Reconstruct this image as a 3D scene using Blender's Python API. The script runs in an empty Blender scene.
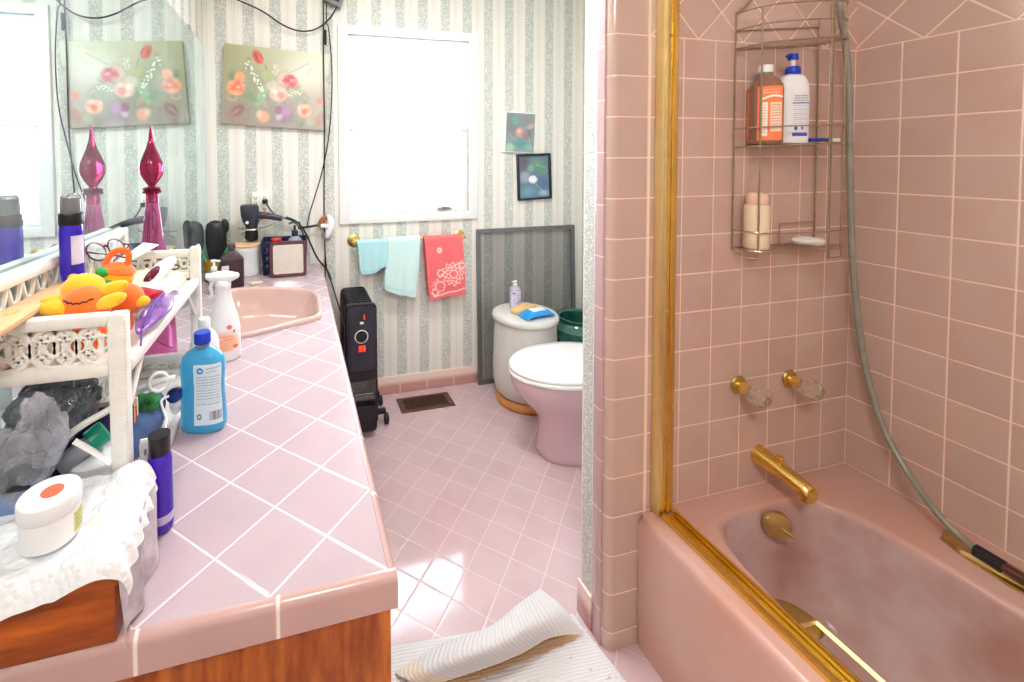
import bpy, bmesh, math, random
import numpy as np
from mathutils import Vector, Matrix, noise as mnoise

random.seed(7)
PI = math.pi
SC = bpy.context.scene
COL = SC.collection

# ------------------------------------------------------------------ camera
F_PX, CX, CY = 433.284, 404.119, 172.758
CAM = Vector((0.4519, -0.9844, 1.3678))
R_ = ((0.97064754, -0.24042798, -0.00614304),
      (-0.01385108, -0.0303829, -0.99944236),
      (0.24010726, 0.97019136, -0.03282129))
AX, AY, AZ = Vector(R_[0]), Vector(R_[1]), Vector(R_[2])      # right, down, forward
cd = bpy.data.cameras.new('camera')
cam = bpy.data.objects.new('camera', cd)
COL.objects.link(cam)
m3 = Matrix((AX, -AY, -AZ)).transposed()
cam.matrix_world = Matrix.Translation(CAM) @ m3.to_4x4()
cd.sensor_width = 36.0
cd.lens = F_PX / 1024 * 36
cd.shift_x = (512 - CX) / 1024
cd.shift_y = (CY - 341) / 1024
cd.clip_start = 0.02
SC.camera = cam


def ray(u, v):
    return AX * ((u - CX) / F_PX) + AY * ((v - CY) / F_PX) + AZ


def onx(u, v, x):
    d = ray(u, v); return CAM + d * ((x - CAM.x) / d.x)


def ony(u, v, y):
    d = ray(u, v); return CAM + d * ((y - CAM.y) / d.y)


def onz(u, v, z):
    d = ray(u, v); return CAM + d * ((z - CAM.z) / d.z)


# ------------------------------------------------------------------ objects
def link(o):
    COL.objects.link(o); return o


def tag(o, label=None, cat=None, group=None, kind=None):
    if label: o['label'] = label
    if cat: o['category'] = cat
    if group: o['group'] = group
    if kind: o['kind'] = kind
    return o


def thing(name, label, cat, loc, group=None):
    o = link(bpy.data.objects.new(name, None))
    o.location = Vector(loc); o.empty_display_size = 0.03
    return tag(o, label, cat, group)


def root_loc(o):
    while o.parent is not None:
        o = o.parent
    return o.location


class MB:
    """collects shapes in world coordinates, build() links them as one mesh"""
    def __init__(self):
        self.bm = bmesh.new()

    def _add(self, bm2):
        me = bpy.data.meshes.new('t'); bm2.to_mesh(me); bm2.free()
        self.bm.from_mesh(me); bpy.data.meshes.remove(me)
        return self

    def box(self, lo, hi, bev=0.0, seg=2, M=None):
        b = bmesh.new(); bmesh.ops.create_cube(b, size=1)
        lo, hi = Vector(lo), Vector(hi)
        for v in b.verts:
            v.co = Vector([lo[i] + (v.co[i] + .5) * (hi[i] - lo[i]) for i in range(3)])
        if bev > 0:
            bmesh.ops.bevel(b, geom=b.edges[:] + b.verts[:], offset=bev, segments=seg, profile=.5, affect='EDGES')
        if M: bmesh.ops.transform(b, matrix=M, verts=b.verts)
        return self._add(b)

    def loft(self, rings, close=True, cap0=True, cap1=True):
        b = bmesh.new()
        rows = [[b.verts.new(Vector(p)) for p in r] for r in rings]
        n = len(rows[0])
        for i in range(len(rows) - 1):
            for j in range(n if close else n - 1):
                k = (j + 1) % n
                try: b.faces.new((rows[i][j], rows[i][k], rows[i + 1][k], rows[i + 1][j]))
                except ValueError: pass
        if close and cap0: b.faces.new(rows[0][::-1])
        if close and cap1: b.faces.new(rows[-1])
        bmesh.ops.recalc_face_normals(b, faces=b.faces[:])
        return self._add(b)

    def lathe(self, prof, base=(0, 0, 0), seg=32, sx=1.0, sy=1.0, M=None, rot=0.0, n=2.0):
        rings = []
        for r, z in prof:
            ring = []
            for k in range(seg):
                a = 2 * PI * k / seg
                c, s = math.cos(a), math.sin(a)
                q = (abs(c) ** n + abs(s) ** n) ** (-1 / n)
                x, y = r * sx * c * q, r * sy * s * q
                if rot: x, y = x * math.cos(rot) - y * math.sin(rot), x * math.sin(rot) + y * math.cos(rot)
                p = Vector((x, y, z))
                if M: p = M @ p
                ring.append(Vector(base) + p)
            rings.append(ring)
        return self.loft(rings)

    def tube(self, pts, r, seg=10, smooth=0, taper=None, flat=1.0, cap=True):
        pts = [Vector(p) for p in pts]
        if smooth: pts = spline(pts, smooth)
        rings = []
        up = Vector((0, 0, 1))
        t0 = (pts[1] - pts[0]).normalized()
        if abs(t0.dot(up)) > .95: up = Vector((0, 1, 0))
        nrm = (up - t0 * up.dot(t0)).normalized()
        for i, p in enumerate(pts):
            a = pts[max(i - 1, 0)]; c = pts[min(i + 1, len(pts) - 1)]
            t = (c - a).normalized()
            nrm = (nrm - t * nrm.dot(t))
            if nrm.length < 1e-6: nrm = t.orthogonal()
            nrm.normalize()
            bn = t.cross(nrm)
            rr = r if taper is None else r * taper(i / (len(pts) - 1))
            rings.append([p + nrm * (rr * math.cos(2 * PI * k / seg)) * flat + bn * (rr * math.sin(2 * PI * k / seg)) for k in range(seg)])
        return self.loft(rings, cap0=cap, cap1=cap)

    def cyl(self, a, b, r, r2=None, seg=24):
        a, b = Vector(a), Vector(b)
        r2 = r if r2 is None else r2
        return self.tube([a, b], r, seg, taper=lambda t: 1 + (r2 / r - 1) * t)

    def ell(self, c, rad, seg=20, M=None):
        b = bmesh.new(); bmesh.ops.create_uvsphere(b, u_segments=seg, v_segments=max(8, seg // 2), radius=1)
        for v in b.verts:
            p = Vector((v.co.x * rad[0], v.co.y * rad[1], v.co.z * rad[2]))
            if M: p = M @ p
            v.co = p + Vector(c)
        return self._add(b)

    def torus(self, c, R, r, axis=(0, 0, 1), seg=20, ms=6, arc=1.0, sx=1, sy=1):
        ax = Vector(axis).normalized(); u = ax.orthogonal().normalized()
        if abs(ax.z) < .9:
            u = Vector((0, 0, 1)).cross(ax).normalized()
        v = ax.cross(u)
        n = seg
        pts = [Vector(c) + u * (R * sx * math.cos(2 * PI * arc * k / n)) + v * (R * sy * math.sin(2 * PI * arc * k / n)) for k in range(n + 1)]
        if arc >= 1:
            rings = []
            for k in range(n):
                d = (pts[k] - Vector(c)).normalized()
                rings.append([pts[k] + d * (r * math.cos(2 * PI * j / ms)) + ax * (r * math.sin(2 * PI * j / ms)) for j in range(ms)])
            rings.append(rings[0])
            b = bmesh.new()
            rows = [[b.verts.new(p) for p in rg] for rg in rings[:-1]]
            for i in range(n):
                for j in range(ms):
                    b.faces.new((rows[i][j], rows[i][(j + 1) % ms], rows[(i + 1) % n][(j + 1) % ms], rows[(i + 1) % n][j]))
            bmesh.ops.recalc_face_normals(b, faces=b.faces[:])
            return self._add(b)
        return self.tube(pts, r, ms)

    def sheet(self, fn, nu, nv, th=0.0):
        """grid of fn(u,v) in 0..1; th gives thickness along -normal"""
        b = bmesh.new()
        P = [[Vector(fn(i / nu, j / nv)) for j in range(nv + 1)] for i in range(nu + 1)]
        V = [[b.verts.new(p) for p in row] for row in P]
        for i in range(nu):
            for j in range(nv):
                b.faces.new((V[i][j], V[i + 1][j], V[i + 1][j + 1], V[i][j + 1]))
        if th:
            bmesh.ops.recalc_face_normals(b, faces=b.faces[:])
            bmesh.ops.solidify(b, geom=b.faces[:], thickness=th)
        return self._add(b)

    def prism(self, poly, lo, hi, axis=2, bev=0.0):
        """poly = 2D outline in the other two axes"""
        def mk(p, w):
            q = list(p); q.insert(axis, w); return Vector(q)
        b = bmesh.new()
        A = [b.verts.new(mk(p, lo)) for p in poly]
        B = [b.verts.new(mk(p, hi)) for p in poly]
        b.faces.new(A[::-1]); b.faces.new(B)
        for i in range(len(poly)):
            k = (i + 1) % len(poly)
            b.faces.new((A[i], A[k], B[k], B[i]))
        bmesh.ops.recalc_face_normals(b, faces=b.faces[:])
        if bev:
            bmesh.ops.bevel(b, geom=b.edges[:], offset=bev, segments=2, profile=.5, affect='EDGES')
        return self._add(b)

    def xf(self, M):
        bmesh.ops.transform(self.bm, matrix=M, verts=self.bm.verts); return self

    def noise(self, amp, scale, seed=0.0):
        for v in self.bm.verts:
            p = v.co * scale + Vector((seed, seed * 1.7, seed * .3))
            v.co += Vector(mnoise.noise_vector(p)) * amp
        return self

    def build(self, name, mat, parent=None, loc=None, smooth=True, label=None, cat=None, group=None, kind=None, angle=40):
        off = Vector(loc) if loc is not None else (root_loc(parent) if parent else Vector((0, 0, 0)))
        me = bpy.data.meshes.new(name)
        if off.length: bmesh.ops.translate(self.bm, vec=-off, verts=self.bm.verts)
        if smooth:
            lim = math.radians(angle)
            for f in self.bm.faces: f.smooth = True
            for e in self.bm.edges:
                if len(e.link_faces) == 2 and e.calc_face_angle(0) > lim: e.smooth = False
        self.bm.to_mesh(me); self.bm.free()
        me.materials.append(mat)
        o = link(bpy.data.objects.new(name, me))
        if parent: o.parent = parent
        else: o.location = off
        return tag(o, label, cat, group, kind)


def spline(pts, n):
    pts = [Vector(p) for p in pts]
    out = []
    for i in range(len(pts) - 1):
        p0 = pts[max(i - 1, 0)]; p1 = pts[i]; p2 = pts[i + 1]; p3 = pts[min(i + 2, len(pts) - 1)]
        for k in range(n):
            t = k / n
            out.append(.5 * ((2 * p1) + (p2 - p0) * t + (2 * p0 - 5 * p1 + 4 * p2 - p3) * t * t + (3 * p1 - p0 - 3 * p2 + p3) * t ** 3))
    out.append(pts[-1])
    return out


def RotZ(a, c=(0, 0, 0)):
    c = Vector(c); return Matrix.Translation(c) @ Matrix.Rotation(a, 4, 'Z') @ Matrix.Translation(-c)


def Rot(a, ax, c=(0, 0, 0)):
    c = Vector(c); return Matrix.Translation(c) @ Matrix.Rotation(a, 4, ax) @ Matrix.Translation(-c)


# ------------------------------------------------------------------ materials
def lin(c):
    out = []
    for x in c[:3]:
        x = x / 255
        out.append(x / 12.92 if x <= .04045 else ((x + .055) / 1.055) ** 2.4)
    return (*out, 1)


class NT:
    def __init__(self, name):
        self.m = bpy.data.materials.new(name); self.m.use_nodes = True
        self.t = self.m.node_tree; self.t.nodes.clear()
        self.out = self.n('ShaderNodeOutputMaterial')

    def n(self, typ, **kw):
        nd = self.t.nodes.new(typ)
        for k, v in kw.items(): setattr(nd, k, v)
        return nd

    def put(self, sock, v):
        if v is None: return
        if isinstance(v, bpy.types.NodeSocket): self.t.links.new(v, sock)
        else: sock.default_value = v

    def math(self, op, a, b=None, c=None, clamp=False):
        nd = self.n('ShaderNodeMath', operation=op); nd.use_clamp = clamp
        self.put(nd.inputs[0], a)
        if b is not None: self.put(nd.inputs[1], b)
        if c is not None: self.put(nd.inputs[2], c)
        return nd.outputs[0]

    def pos(self):
        g = self.n('ShaderNodeNewGeometry')
        s = self.n('ShaderNodeSeparateXYZ'); self.t.links.new(g.outputs['Position'], s.inputs[0])
        return g.outputs['Position'], s.outputs

    def mix(self, f, a, b):
        nd = self.n('ShaderNodeMix', data_type='RGBA')
        self.put(nd.inputs[0], f); self.put(nd.inputs[6], a); self.put(nd.inputs[7], b)
        return nd.outputs[2]

    def noise(self, scale, detail=3, vec=None, rough=.55):
        nd = self.n('ShaderNodeTexNoise'); nd.inputs['Scale'].default_value = scale
        nd.inputs['Detail'].default_value = detail; nd.inputs['Roughness'].default_value = rough
        if vec is not None: self.t.links.new(vec, nd.inputs['Vector'])
        return nd.outputs[0]

    def ramp(self, v, a, b):
        nd = self.n('ShaderNodeMapRange'); self.put(nd.inputs[0], v)
        nd.inputs[1].default_value = a; nd.inputs[2].default_value = b
        return nd.outputs[0]

    def bump(self, h, st=.3, dist=.002):
        nd = self.n('ShaderNodeBump'); nd.inputs['Strength'].default_value = st; nd.inputs['Distance'].default_value = dist
        self.t.links.new(h, nd.inputs['Height']); return nd.outputs[0]

    def bsdf(self, color, rough=.5, metal=0.0, normal=None, trans=0.0, ior=1.45, spec=None, alpha=None, coat=0.0, emit=None, estr=0.0, sss=0.0, sheen=0.0):
        p = self.n('ShaderNodeBsdfPrincipled')
        self.put(p.inputs['Base Color'], color); self.put(p.inputs['Roughness'], rough); self.put(p.inputs['Metallic'], metal)
        self.put(p.inputs['IOR'], ior); self.put(p.inputs['Transmission Weight'], trans)
        if normal is not None: self.put(p.inputs['Normal'], normal)
        if spec is not None: p.inputs['Specular IOR Level'].default_value = spec
        if alpha is not None: self.put(p.inputs['Alpha'], alpha)
        if coat: p.inputs['Coat Weight'].default_value = coat
        if sheen: p.inputs['Sheen Weight'].default_value = sheen
        if emit is not None:
            self.put(p.inputs['Emission Color'], emit); p.inputs['Emission Strength'].default_value = estr
        return p.outputs[0]

    def done(self, sh):
        self.t.links.new(sh, self.out.inputs[0]); return self.m


def pm(name, c, rough=.45, metal=0.0, var=.06, scale=25, bump=0.0, bscale=None, **kw):
    """plain procedural material: a colour with a slow noise variation"""
    t = NT(name)
    co = t.n('ShaderNodeTexCoord')
    f = t.noise(scale, 3, co.outputs['Object'])
    a = lin(c); k = 1 - var
    b = (a[0] * k, a[1] * k, a[2] * k, 1); a2 = tuple(min(1, x * (1 + var)) for x in a[:3]) + (1,)
    col = t.mix(t.ramp(f, .3, .7), b, a2)
    nrm = None
    if bump:
        nrm = t.bump(t.noise(bscale or scale * 6, 4, co.outputs['Object']), bump, .003)
    return t.done(t.bsdf(col, rough, metal, nrm, **kw))


def tile_mat(name, base, grout, uvf, half=.011, rough=.12, var=.05, dark=.0, bumpst=.5, stain=None, coat=.0):
    """glazed square tiles: uvf(t, xyz) returns two tile coordinates (1 per tile)"""
    t = NT(name)
    P, xyz = t.pos()
    u, v = uvf(t, xyz)
    def edge(w):
        fr = t.math('FRACT', w)
        return t.math('MINIMUM', fr, t.math('SUBTRACT', 1.0, fr))
    d = t.math('MINIMUM', edge(u), edge(v))
    g = t.ramp(d, half * 1.9, half)                       # 1 in the joint
    ids = t.n('ShaderNodeCombineXYZ')
    t.put(ids.inputs[0], t.math('FLOOR', u)); t.put(ids.inputs[1], t.math('FLOOR', v))
    wn = t.n('ShaderNodeTexWhiteNoise'); t.t.links.new(ids.outputs[0], wn.inputs['Vector'])
    b = lin(base)
    lo = tuple(x * (1 - var) for x in b[:3]) + (1,); hi = tuple(min(1, x * (1 + var)) for x in b[:3]) + (1,)
    col = t.mix(wn.outputs[0], lo, hi)
    cl = t.noise(9, 3, P)
    col = t.mix(t.math('MULTIPLY', t.ramp(cl, .42, .7), .35), col, lin(stain or [c * .93 for c in base]))
    col = t.mix(g, col, lin(grout))
    r = t.math('ADD', t.math('MULTIPLY', g, .5), t.math('ADD', rough, t.math('MULTIPLY', t.noise(40, 2, P), .06)))
    h = t.math('ADD', t.ramp(d, half * .6, half * 4), t.math('MULTIPLY', t.noise(22, 1, P), .25))
    return t.done(t.bsdf(col, r, 0, t.bump(h, bumpst, .0012), coat=coat))


S = .1095
ROW0 = 1.6947
DG = .0792


def wall_uv(axis, origin, diag_origin, sign):
    def f(t, xyz):
        a = t.math('DIVIDE', t.math('SUBTRACT', xyz[axis], origin), S)
        b = t.math('DIVIDE', t.math('SUBTRACT', xyz[2], ROW0), S)
        p = t.math('DIVIDE', t.math('SUBTRACT', xyz[axis], diag_origin), DG * 2)
        q = t.math('DIVIDE', t.math('SUBTRACT', xyz[2], ROW0), DG * 2)
        up = t.math('GREATER_THAN', xyz[2], ROW0 + .002)
        def sel(x, y): return t.math('ADD', t.math('MULTIPLY', x, t.math('SUBTRACT', 1.0, up)), t.math('MULTIPLY', y, up))
        return sel(a, t.math('ADD', p, q)), sel(b, t.math('SUBTRACT', p, q))
    return f


PINK = (203, 174, 162)
GROUT = (246, 214, 198)
M = {}
M['tile_faucet'] = tile_mat('pink wall tile', PINK, GROUT, wall_uv(0, 2.041, 1.542, 1), stain=(190, 150, 134))
M['tile_right'] = tile_mat('pink wall tile side', PINK, GROUT, wall_uv(1, -.107, -.151, 1), stain=(194, 154, 140))
M['tile_jamb'] = tile_mat('pink jamb tile', (206, 174, 178), GROUT, lambda t, p: (t.math('DIVIDE', t.math('ADD', p[1], .5), 5.0), t.math('DIVIDE', t.math('SUBTRACT', p[2], ROW0 - .03), .142)), half=.008)
M['tile_bull'] = tile_mat('pink bullnose tile', PINK, GROUT, lambda t, p: (t.math('DIVIDE', t.math('SUBTRACT', p[0], 1.3835), .5), t.math('DIVIDE', t.math('SUBTRACT', p[2], ROW0), S)), half=.010)


def diag_uv(ox, oy, dx, dy):
    def f(t, p):
        u = t.math('DIVIDE', t.math('SUBTRACT', p[0], ox), dx * 2)
        v = t.math('DIVIDE', t.math('SUBTRACT', p[1], oy), dy * 2)
        return t.math('ADD', u, v), t.math('SUBTRACT', u, v)
    return f


M['tile_floor'] = tile_mat('pink floor tile', (203, 178, 181), (214, 196, 197), diag_uv(.902, .403, .0808, .0787), half=.009, rough=.05, var=.03, bumpst=.2, stain=(188, 158, 162))
M['tile_counter'] = tile_mat('pale pink counter tile', (188, 168, 175), (224, 210, 213), diag_uv(.569, -.404, .0800, .0768), half=.010, rough=.12, var=.02)
M['edge_front'] = tile_mat('pink counter edge tile', (200, 164, 160), (244, 226, 220), lambda t, p: (t.math('DIVIDE', t.math('SUBTRACT', p[0], .420), .166), t.math('DIVIDE', t.math('ADD', p[1], 3.0), 7.0)), half=.010, rough=.12)
M['edge_side'] = tile_mat('pink counter side edge tile', (200, 164, 160), (244, 226, 220), lambda t, p: (t.math('DIVIDE', t.math('ADD', p[0], 3.0), 7.0), t.math('DIVIDE', t.math('SUBTRACT', p[1], .05), .155)), half=.010, rough=.12)
M['base_tile'] = tile_mat('pink base tile', (208, 160, 152), (240, 214, 205), lambda t, p: (t.math('DIVIDE', t.math('SUBTRACT', p[0], 1.0193), .1655), t.math('DIVIDE', t.math('SUBTRACT', p[2], .104), 3.0)), half=.010)
M['base_tile_side'] = tile_mat('pink base tile side', (208, 160, 152), (240, 214, 205), lambda t, p: (t.math('DIVIDE', t.math('SUBTRACT', p[1], .03), .1655), t.math('DIVIDE', t.math('SUBTRACT', p[2], .104), 3.0)), half=.010)


def wallpaper(name, axis, phase):
    t = NT(name)
    P, xyz = t.pos()
    per = .1365
    u = t.math('FRACT', t.math('DIVIDE', t.math('SUBTRACT', xyz[axis], phase), per))

    def band(a, b, s=.006):
        return t.math('MULTIPLY', t.ramp(u, a - s, a + s), t.ramp(u, b + s, b - s))
    z = xyz[2]
    # leafy scroll band
    sway = t.math('MULTIPLY', t.math('SINE', t.math('MULTIPLY', z, 2 * PI / .11)), .10)
    vine = t.ramp(t.math('ABSOLUTE', t.math('SUBTRACT', t.math('SUBTRACT', u, .24), sway)), .035, .02)
    vo = t.n('ShaderNodeTexVoronoi', feature='F1'); vo.inputs['Scale'].default_value = 70; t.t.links.new(P, vo.inputs['Vector'])
    rings = t.math('SINE', t.math('MULTIPLY', vo.outputs['Distance'], 11.0))
    leaf = t.ramp(rings, .05, .5)
    sp = t.ramp(t.noise(190, 3, P), .46, .60)
    ink = t.math('MAXIMUM', t.math('MULTIPLY', leaf, .6), t.math('MULTIPLY', sp, .95))
    ink = t.math('MAXIMUM', ink, t.math('MULTIPLY', vine, .5))
    fl = band(.03, .46)
    ink = t.math('MULTIPLY', ink, fl)
    # beaded lines
    dots = t.ramp(t.math('SINE', t.math('MULTIPLY', z, 2 * PI / .014)), -.1, .4)
    bead = None
    for c in (.655, .715, .775):
        b = band(c - .012, c + .012, .004)
        bead = b if bead is None else t.math('MAXIMUM', bead, b)
    bead = t.math('MULTIPLY', bead, t.math('ADD', .35, t.math('MULTIPLY', dots, .5)))
    lines = None
    for c in (.485, .535, .58, .85, .895, .975):
        b = band(c - .006, c + .006, .004)
        lines = b if lines is None else t.math('MAXIMUM', lines, b)
    base = t.mix(fl, lin((240, 238, 230)), lin((230, 231, 224)))
    base = t.mix(t.math('MULTIPLY', band(.60, .83), .6), base, lin((236, 233, 226)))
    c = t.mix(t.math('MULTIPLY', ink, .72), base, lin((138, 146, 144)))
    c = t.mix(t.math('MULTIPLY', bead, .55), c, lin((156, 156, 152)))
    c = t.mix(t.math('MULTIPLY', lines, .42), c, lin((176, 176, 166)))
    return t.done(t.bsdf(c, .55, 0, spec=.3))


M['paper_far'] = wallpaper('striped floral wallpaper', 0, .727)
M['paper_side'] = wallpaper('striped floral wallpaper side', 1, .045)
M['ceiling'] = pm('ceiling paint', (244, 242, 236), .8, bump=.1, bscale=90)
M['back_paint'] = pm('plain cream wall paint', (236, 228, 214), .7)
M['white_paint'] = pm('white gloss paint', (240, 241, 242), .3, var=.02)
M['gold'] = pm('polished brass', (240, 208, 114), .24, 1.0, var=.10, scale=14)
M['gold_dull'] = pm('dull brass', (206, 182, 118), .36, 1.0, var=.15, scale=40)
M['brass_pale'] = pm('pale brass', (238, 220, 160), .42, 1.0, var=.05)
M['chrome_brown'] = pm('bronzed wire', (186, 172, 152), .28, 1.0, var=.12, scale=60)
M['black_plastic'] = pm('black plastic', (22, 22, 26), .35, var=.15)
M['black_rubber'] = pm('black rubber', (30, 30, 32), .6, var=.15)
M['grey_plastic'] = pm('grey plastic', (120, 122, 124), .4)
M['white_plastic'] = pm('white plastic', (238, 240, 242), .35, var=.02)
M['cream_plastic'] = pm('cream plastic', (240, 218, 186), .4, var=.03)
M['navy'] = pm('navy plastic', (34, 40, 74), .4, var=.12)
M['blue_cap'] = pm('royal blue plastic', (24, 60, 190), .3, var=.05)
M['red_plastic'] = pm('red plastic', (214, 50, 44), .35)
M['maroon'] = pm('maroon plastic', (92, 48, 58), .3, var=.1)
M['teal_plastic'] = pm('green lid plastic', (12, 146, 118), .35)
M['green_plastic'] = pm('bright green plastic', (40, 176, 84), .35)
M['yellow_plush'] = pm('yellow plush', (250, 190, 34), .85, var=.08, bump=.3, bscale=300, sheen=.3)
M['orange_plush'] = pm('orange plush', (246, 116, 40), .85, var=.08, bump=.3, bscale=300, sheen=.3)
M['black_stitch'] = pm('dark stitching', (40, 34, 40), .8)
M['wicker'] = pm('white painted wicker', (236, 234, 228), .45, var=.05, scale=60, bump=.2, bscale=260)
M['tan_wood'] = pm('pale bare wood', (226, 186, 140), .55, var=.08, scale=12)
M['paper_white'] = pm('white paper', (240, 240, 238), .7, var=.02)
M['cream_cloth'] = pm('cream cloth', (232, 222, 196), .85, var=.05, bump=.2)
M['porcelain_white'] = pm('white seat enamel', (246, 247, 248), .12, var=.01)
M['toilet_pink'] = pm('pink porcelain', (214, 184, 192), .10, var=.03, scale=6, coat=.4)
M['can_grey'] = pm('pale grey plastic', (214, 213, 208), .5, var=.03)
M['can_base'] = pm('honey wood base', (214, 150, 80), .5, var=.12)
M['sponge'] = pm('tan sponge', (226, 190, 128), .9, var=.1, bump=.4)
M['vent'] = pm('brown metal', (112, 84, 66), .4, .6, var=.15)
M['vent_dark'] = pm('dark duct', (30, 24, 22), .7)
M['grey_metal'] = pm('grey aluminium', (128, 130, 132), .4, .7)
M['hose'] = pm('grey shower hose', (150, 150, 138), .35, .2, var=.12, scale=30)
M['plug_brown'] = pm('brown plug', (150, 92, 54), .45)
M['purple_cloth'] = pm('purple organza', (140, 60, 190), .6, var=.2, scale=80)
M['denim'] = pm('dusty blue cloth', (70, 96, 140), .85, var=.25, scale=60, bump=.4)
M['soap'] = pm('white soap', (240, 240, 238), .3, var=.02)
M['sink'] = pm('pink sink enamel', (206, 174, 166), .12, var=.03, scale=8, coat=.3)


def tub_mat():
    t = NT('pink bathtub enamel')
    P, xyz = t.pos()
    a = t.ramp(t.noise(6, 3, P, .5), .32, .74)
    b = t.ramp(t.noise(3.2, 2, P), .3, .7)
    c = t.mix(a, lin((206, 156, 138)), lin((208, 176, 170)))
    c = t.mix(t.math('MULTIPLY', b, .5), c, lin((196, 150, 134)))
    # duller, darker mauve inside the basin, with whitish stains
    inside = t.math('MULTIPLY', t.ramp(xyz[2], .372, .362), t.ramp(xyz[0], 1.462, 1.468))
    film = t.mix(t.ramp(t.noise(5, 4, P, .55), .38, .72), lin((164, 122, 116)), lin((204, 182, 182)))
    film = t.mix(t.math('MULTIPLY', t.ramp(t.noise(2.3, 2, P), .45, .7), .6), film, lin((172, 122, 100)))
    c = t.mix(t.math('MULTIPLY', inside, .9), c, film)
    return t.done(t.bsdf(c, t.math('ADD', .28, t.math('MULTIPLY', inside, .2)), 0, coat=.1))


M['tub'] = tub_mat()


def wood_mat(name, dark, light, axis, sc=10):
    t = NT(name)
    P, xyz = t.pos()
    mp = t.n('ShaderNodeMapping'); t.t.links.new(P, mp.inputs[0])
    s = [6.0, 6.0, 6.0]; s[axis] = 1.0
    mp.inputs['Scale'].default_value = s
    n1 = t.noise(sc * .35, 5, mp.outputs[0], .6)
    w = t.n('ShaderNodeTexWave'); w.bands_direction = 'DIAGONAL'; w.inputs['Scale'].default_value = sc * .28; w.inputs['Distortion'].default_value = 4
    w.inputs['Detail'].default_value = 3; t.t.links.new(mp.outputs[0], w.inputs['Vector'])
    n2 = t.noise(sc * 2.2, 3, mp.outputs[0], .6)
    f = t.math('ADD', t.math('MULTIPLY', t.math('PINGPONG', t.math('MULTIPLY', n1, 4.0), 1.0), .5), t.math('MULTIPLY', n2, .5))
    c = t.mix(t.ramp(f, .2, .75), lin(dark), lin(light))
    return t.done(t.bsdf(c, .32, 0))


M['wood'] = wood_mat('orange stained wood', (142, 64, 14), (216, 126, 50), 2, 8)
M['wood_box'] = wood_mat('orange box wood', (140, 62, 14), (204, 104, 32), 0, 9)


def glassy(name, c, rough=.05, trans=.85, ior=1.45, var=.05):
    return pm(name, c, rough, 0, var=var, trans=trans, ior=ior)


M['cobalt'] = glassy('cobalt plastic', (70, 48, 220), .12, .5)
M['purple_bottle'] = glassy('violet bottle', (84, 44, 214), .15, .35)
M['cranberry'] = glassy('cranberry glass', (222, 110, 168), .03, .8, 1.3)
M['cranberry_dark'] = glassy('dark cranberry glass', (170, 44, 84), .03, .75, 1.35)
M['blue_liquid'] = glassy('blue liquid soap bottle', (84, 196, 255), .06, .35, 1.33)
M['clear_plastic'] = glassy('clear plastic', (236, 240, 244), .08, .8, 1.3)
M['frosted'] = glassy('frosted bottle plastic', (206, 214, 228), .35, .5, 1.3)
M['amber'] = glassy('amber liquid bottle', (206, 160, 134), .08, .6, 1.3)
M['brown_bottle'] = glassy('brown bottle plastic', (74, 50, 58), .3, .25)
M['acrylic'] = glassy('faceted clear acrylic', (252, 240, 222), .0, .86, 1.49)
M['lilac_bottle'] = glassy('lilac bottle', (214, 208, 236), .25, .3)
M['green_glaze'] = pm('dark green glaze', (46, 108, 96), .15, var=.35, scale=18, coat=.5)
M['reddish_dark'] = pm('dark red frame', (82, 20, 30), .25)


def bag_mat(name, c, alpha, rough=.3):
    t = NT(name)
    co = t.n('ShaderNodeTexCoord')
    f = t.noise(22, 4, co.outputs['Object'])
    col = t.mix(t.ramp(f, .35, .65), lin([x * .72 for x in c]), lin(c))
    a = t.math('ADD', alpha, t.math('MULTIPLY', f, .25), clamp=True)
    return t.done(t.bsdf(col, rough, 0, alpha=a, coat=.8))


M['bag_grey'] = bag_mat('grey plastic film', (196, 200, 214), .36, .12)
M['bag_dark'] = bag_mat('dark grey plastic film', (92, 102, 112), .68, .12)
M['bag_clear'] = bag_mat('milky clear film', (230, 234, 252), .26, .10)


def wrap_mat():
    t = NT('bubble wrap film')
    co = t.n('ShaderNodeTexCoord')
    vo = t.n('ShaderNodeTexVoronoi'); vo.inputs['Scale'].default_value = 105; t.t.links.new(co.outputs['Object'], vo.inputs['Vector'])
    h = t.ramp(vo.outputs['Distance'], .6, .1)
    return t.done(t.bsdf(lin((246, 248, 252)), .16, 0, t.bump(h, .4, .003), alpha=.94))


M['bubble'] = wrap_mat()


def mirror_mat():
    t = NT('silvered mirror glass')
    P, xyz = t.pos()
    g = t.n('ShaderNodeBsdfGlossy'); g.inputs['Color'].default_value = (.80, .93, .93, 1); g.inputs['Roughness'].default_value = .015
    d = t.n('ShaderNodeBsdfDiffuse'); d.inputs['Color'].default_value = (.80, .90, .95, 1)
    mx = t.n('ShaderNodeMixShader')
    t.put(mx.inputs[0], t.math('MULTIPLY', t.ramp(t.noise(5, 4, P), .35, .7), .22))
    t.t.links.new(g.outputs[0], mx.inputs[1]); t.t.links.new(d.outputs[0], mx.inputs[2])
    return t.done(mx.outputs[0])


M['mirror'] = mirror_mat()
M['hand_mirror'] = pm('small mirror glass', (236, 236, 240), .03, 1.0, var=.01)


def pane_mat():
    t = NT('window glass')
    tr = t.n('ShaderNodeBsdfTransparent'); tr.inputs[0].default_value = (.97, .98, .98, 1)
    gl = t.n('ShaderNodeBsdfGlossy'); gl.inputs['Roughness'].default_value = .02
    fr = t.n('ShaderNodeFresnel'); fr.inputs[0].default_value = 1.3
    mx = t.n('ShaderNodeMixShader')
    t.t.links.new(fr.outputs[0], mx.inputs[0]); t.t.links.new(tr.outputs[0], mx.inputs[1]); t.t.links.new(gl.outputs[0], mx.inputs[2])
    return t.done(mx.outputs[0])


M['pane'] = pane_mat()


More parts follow.
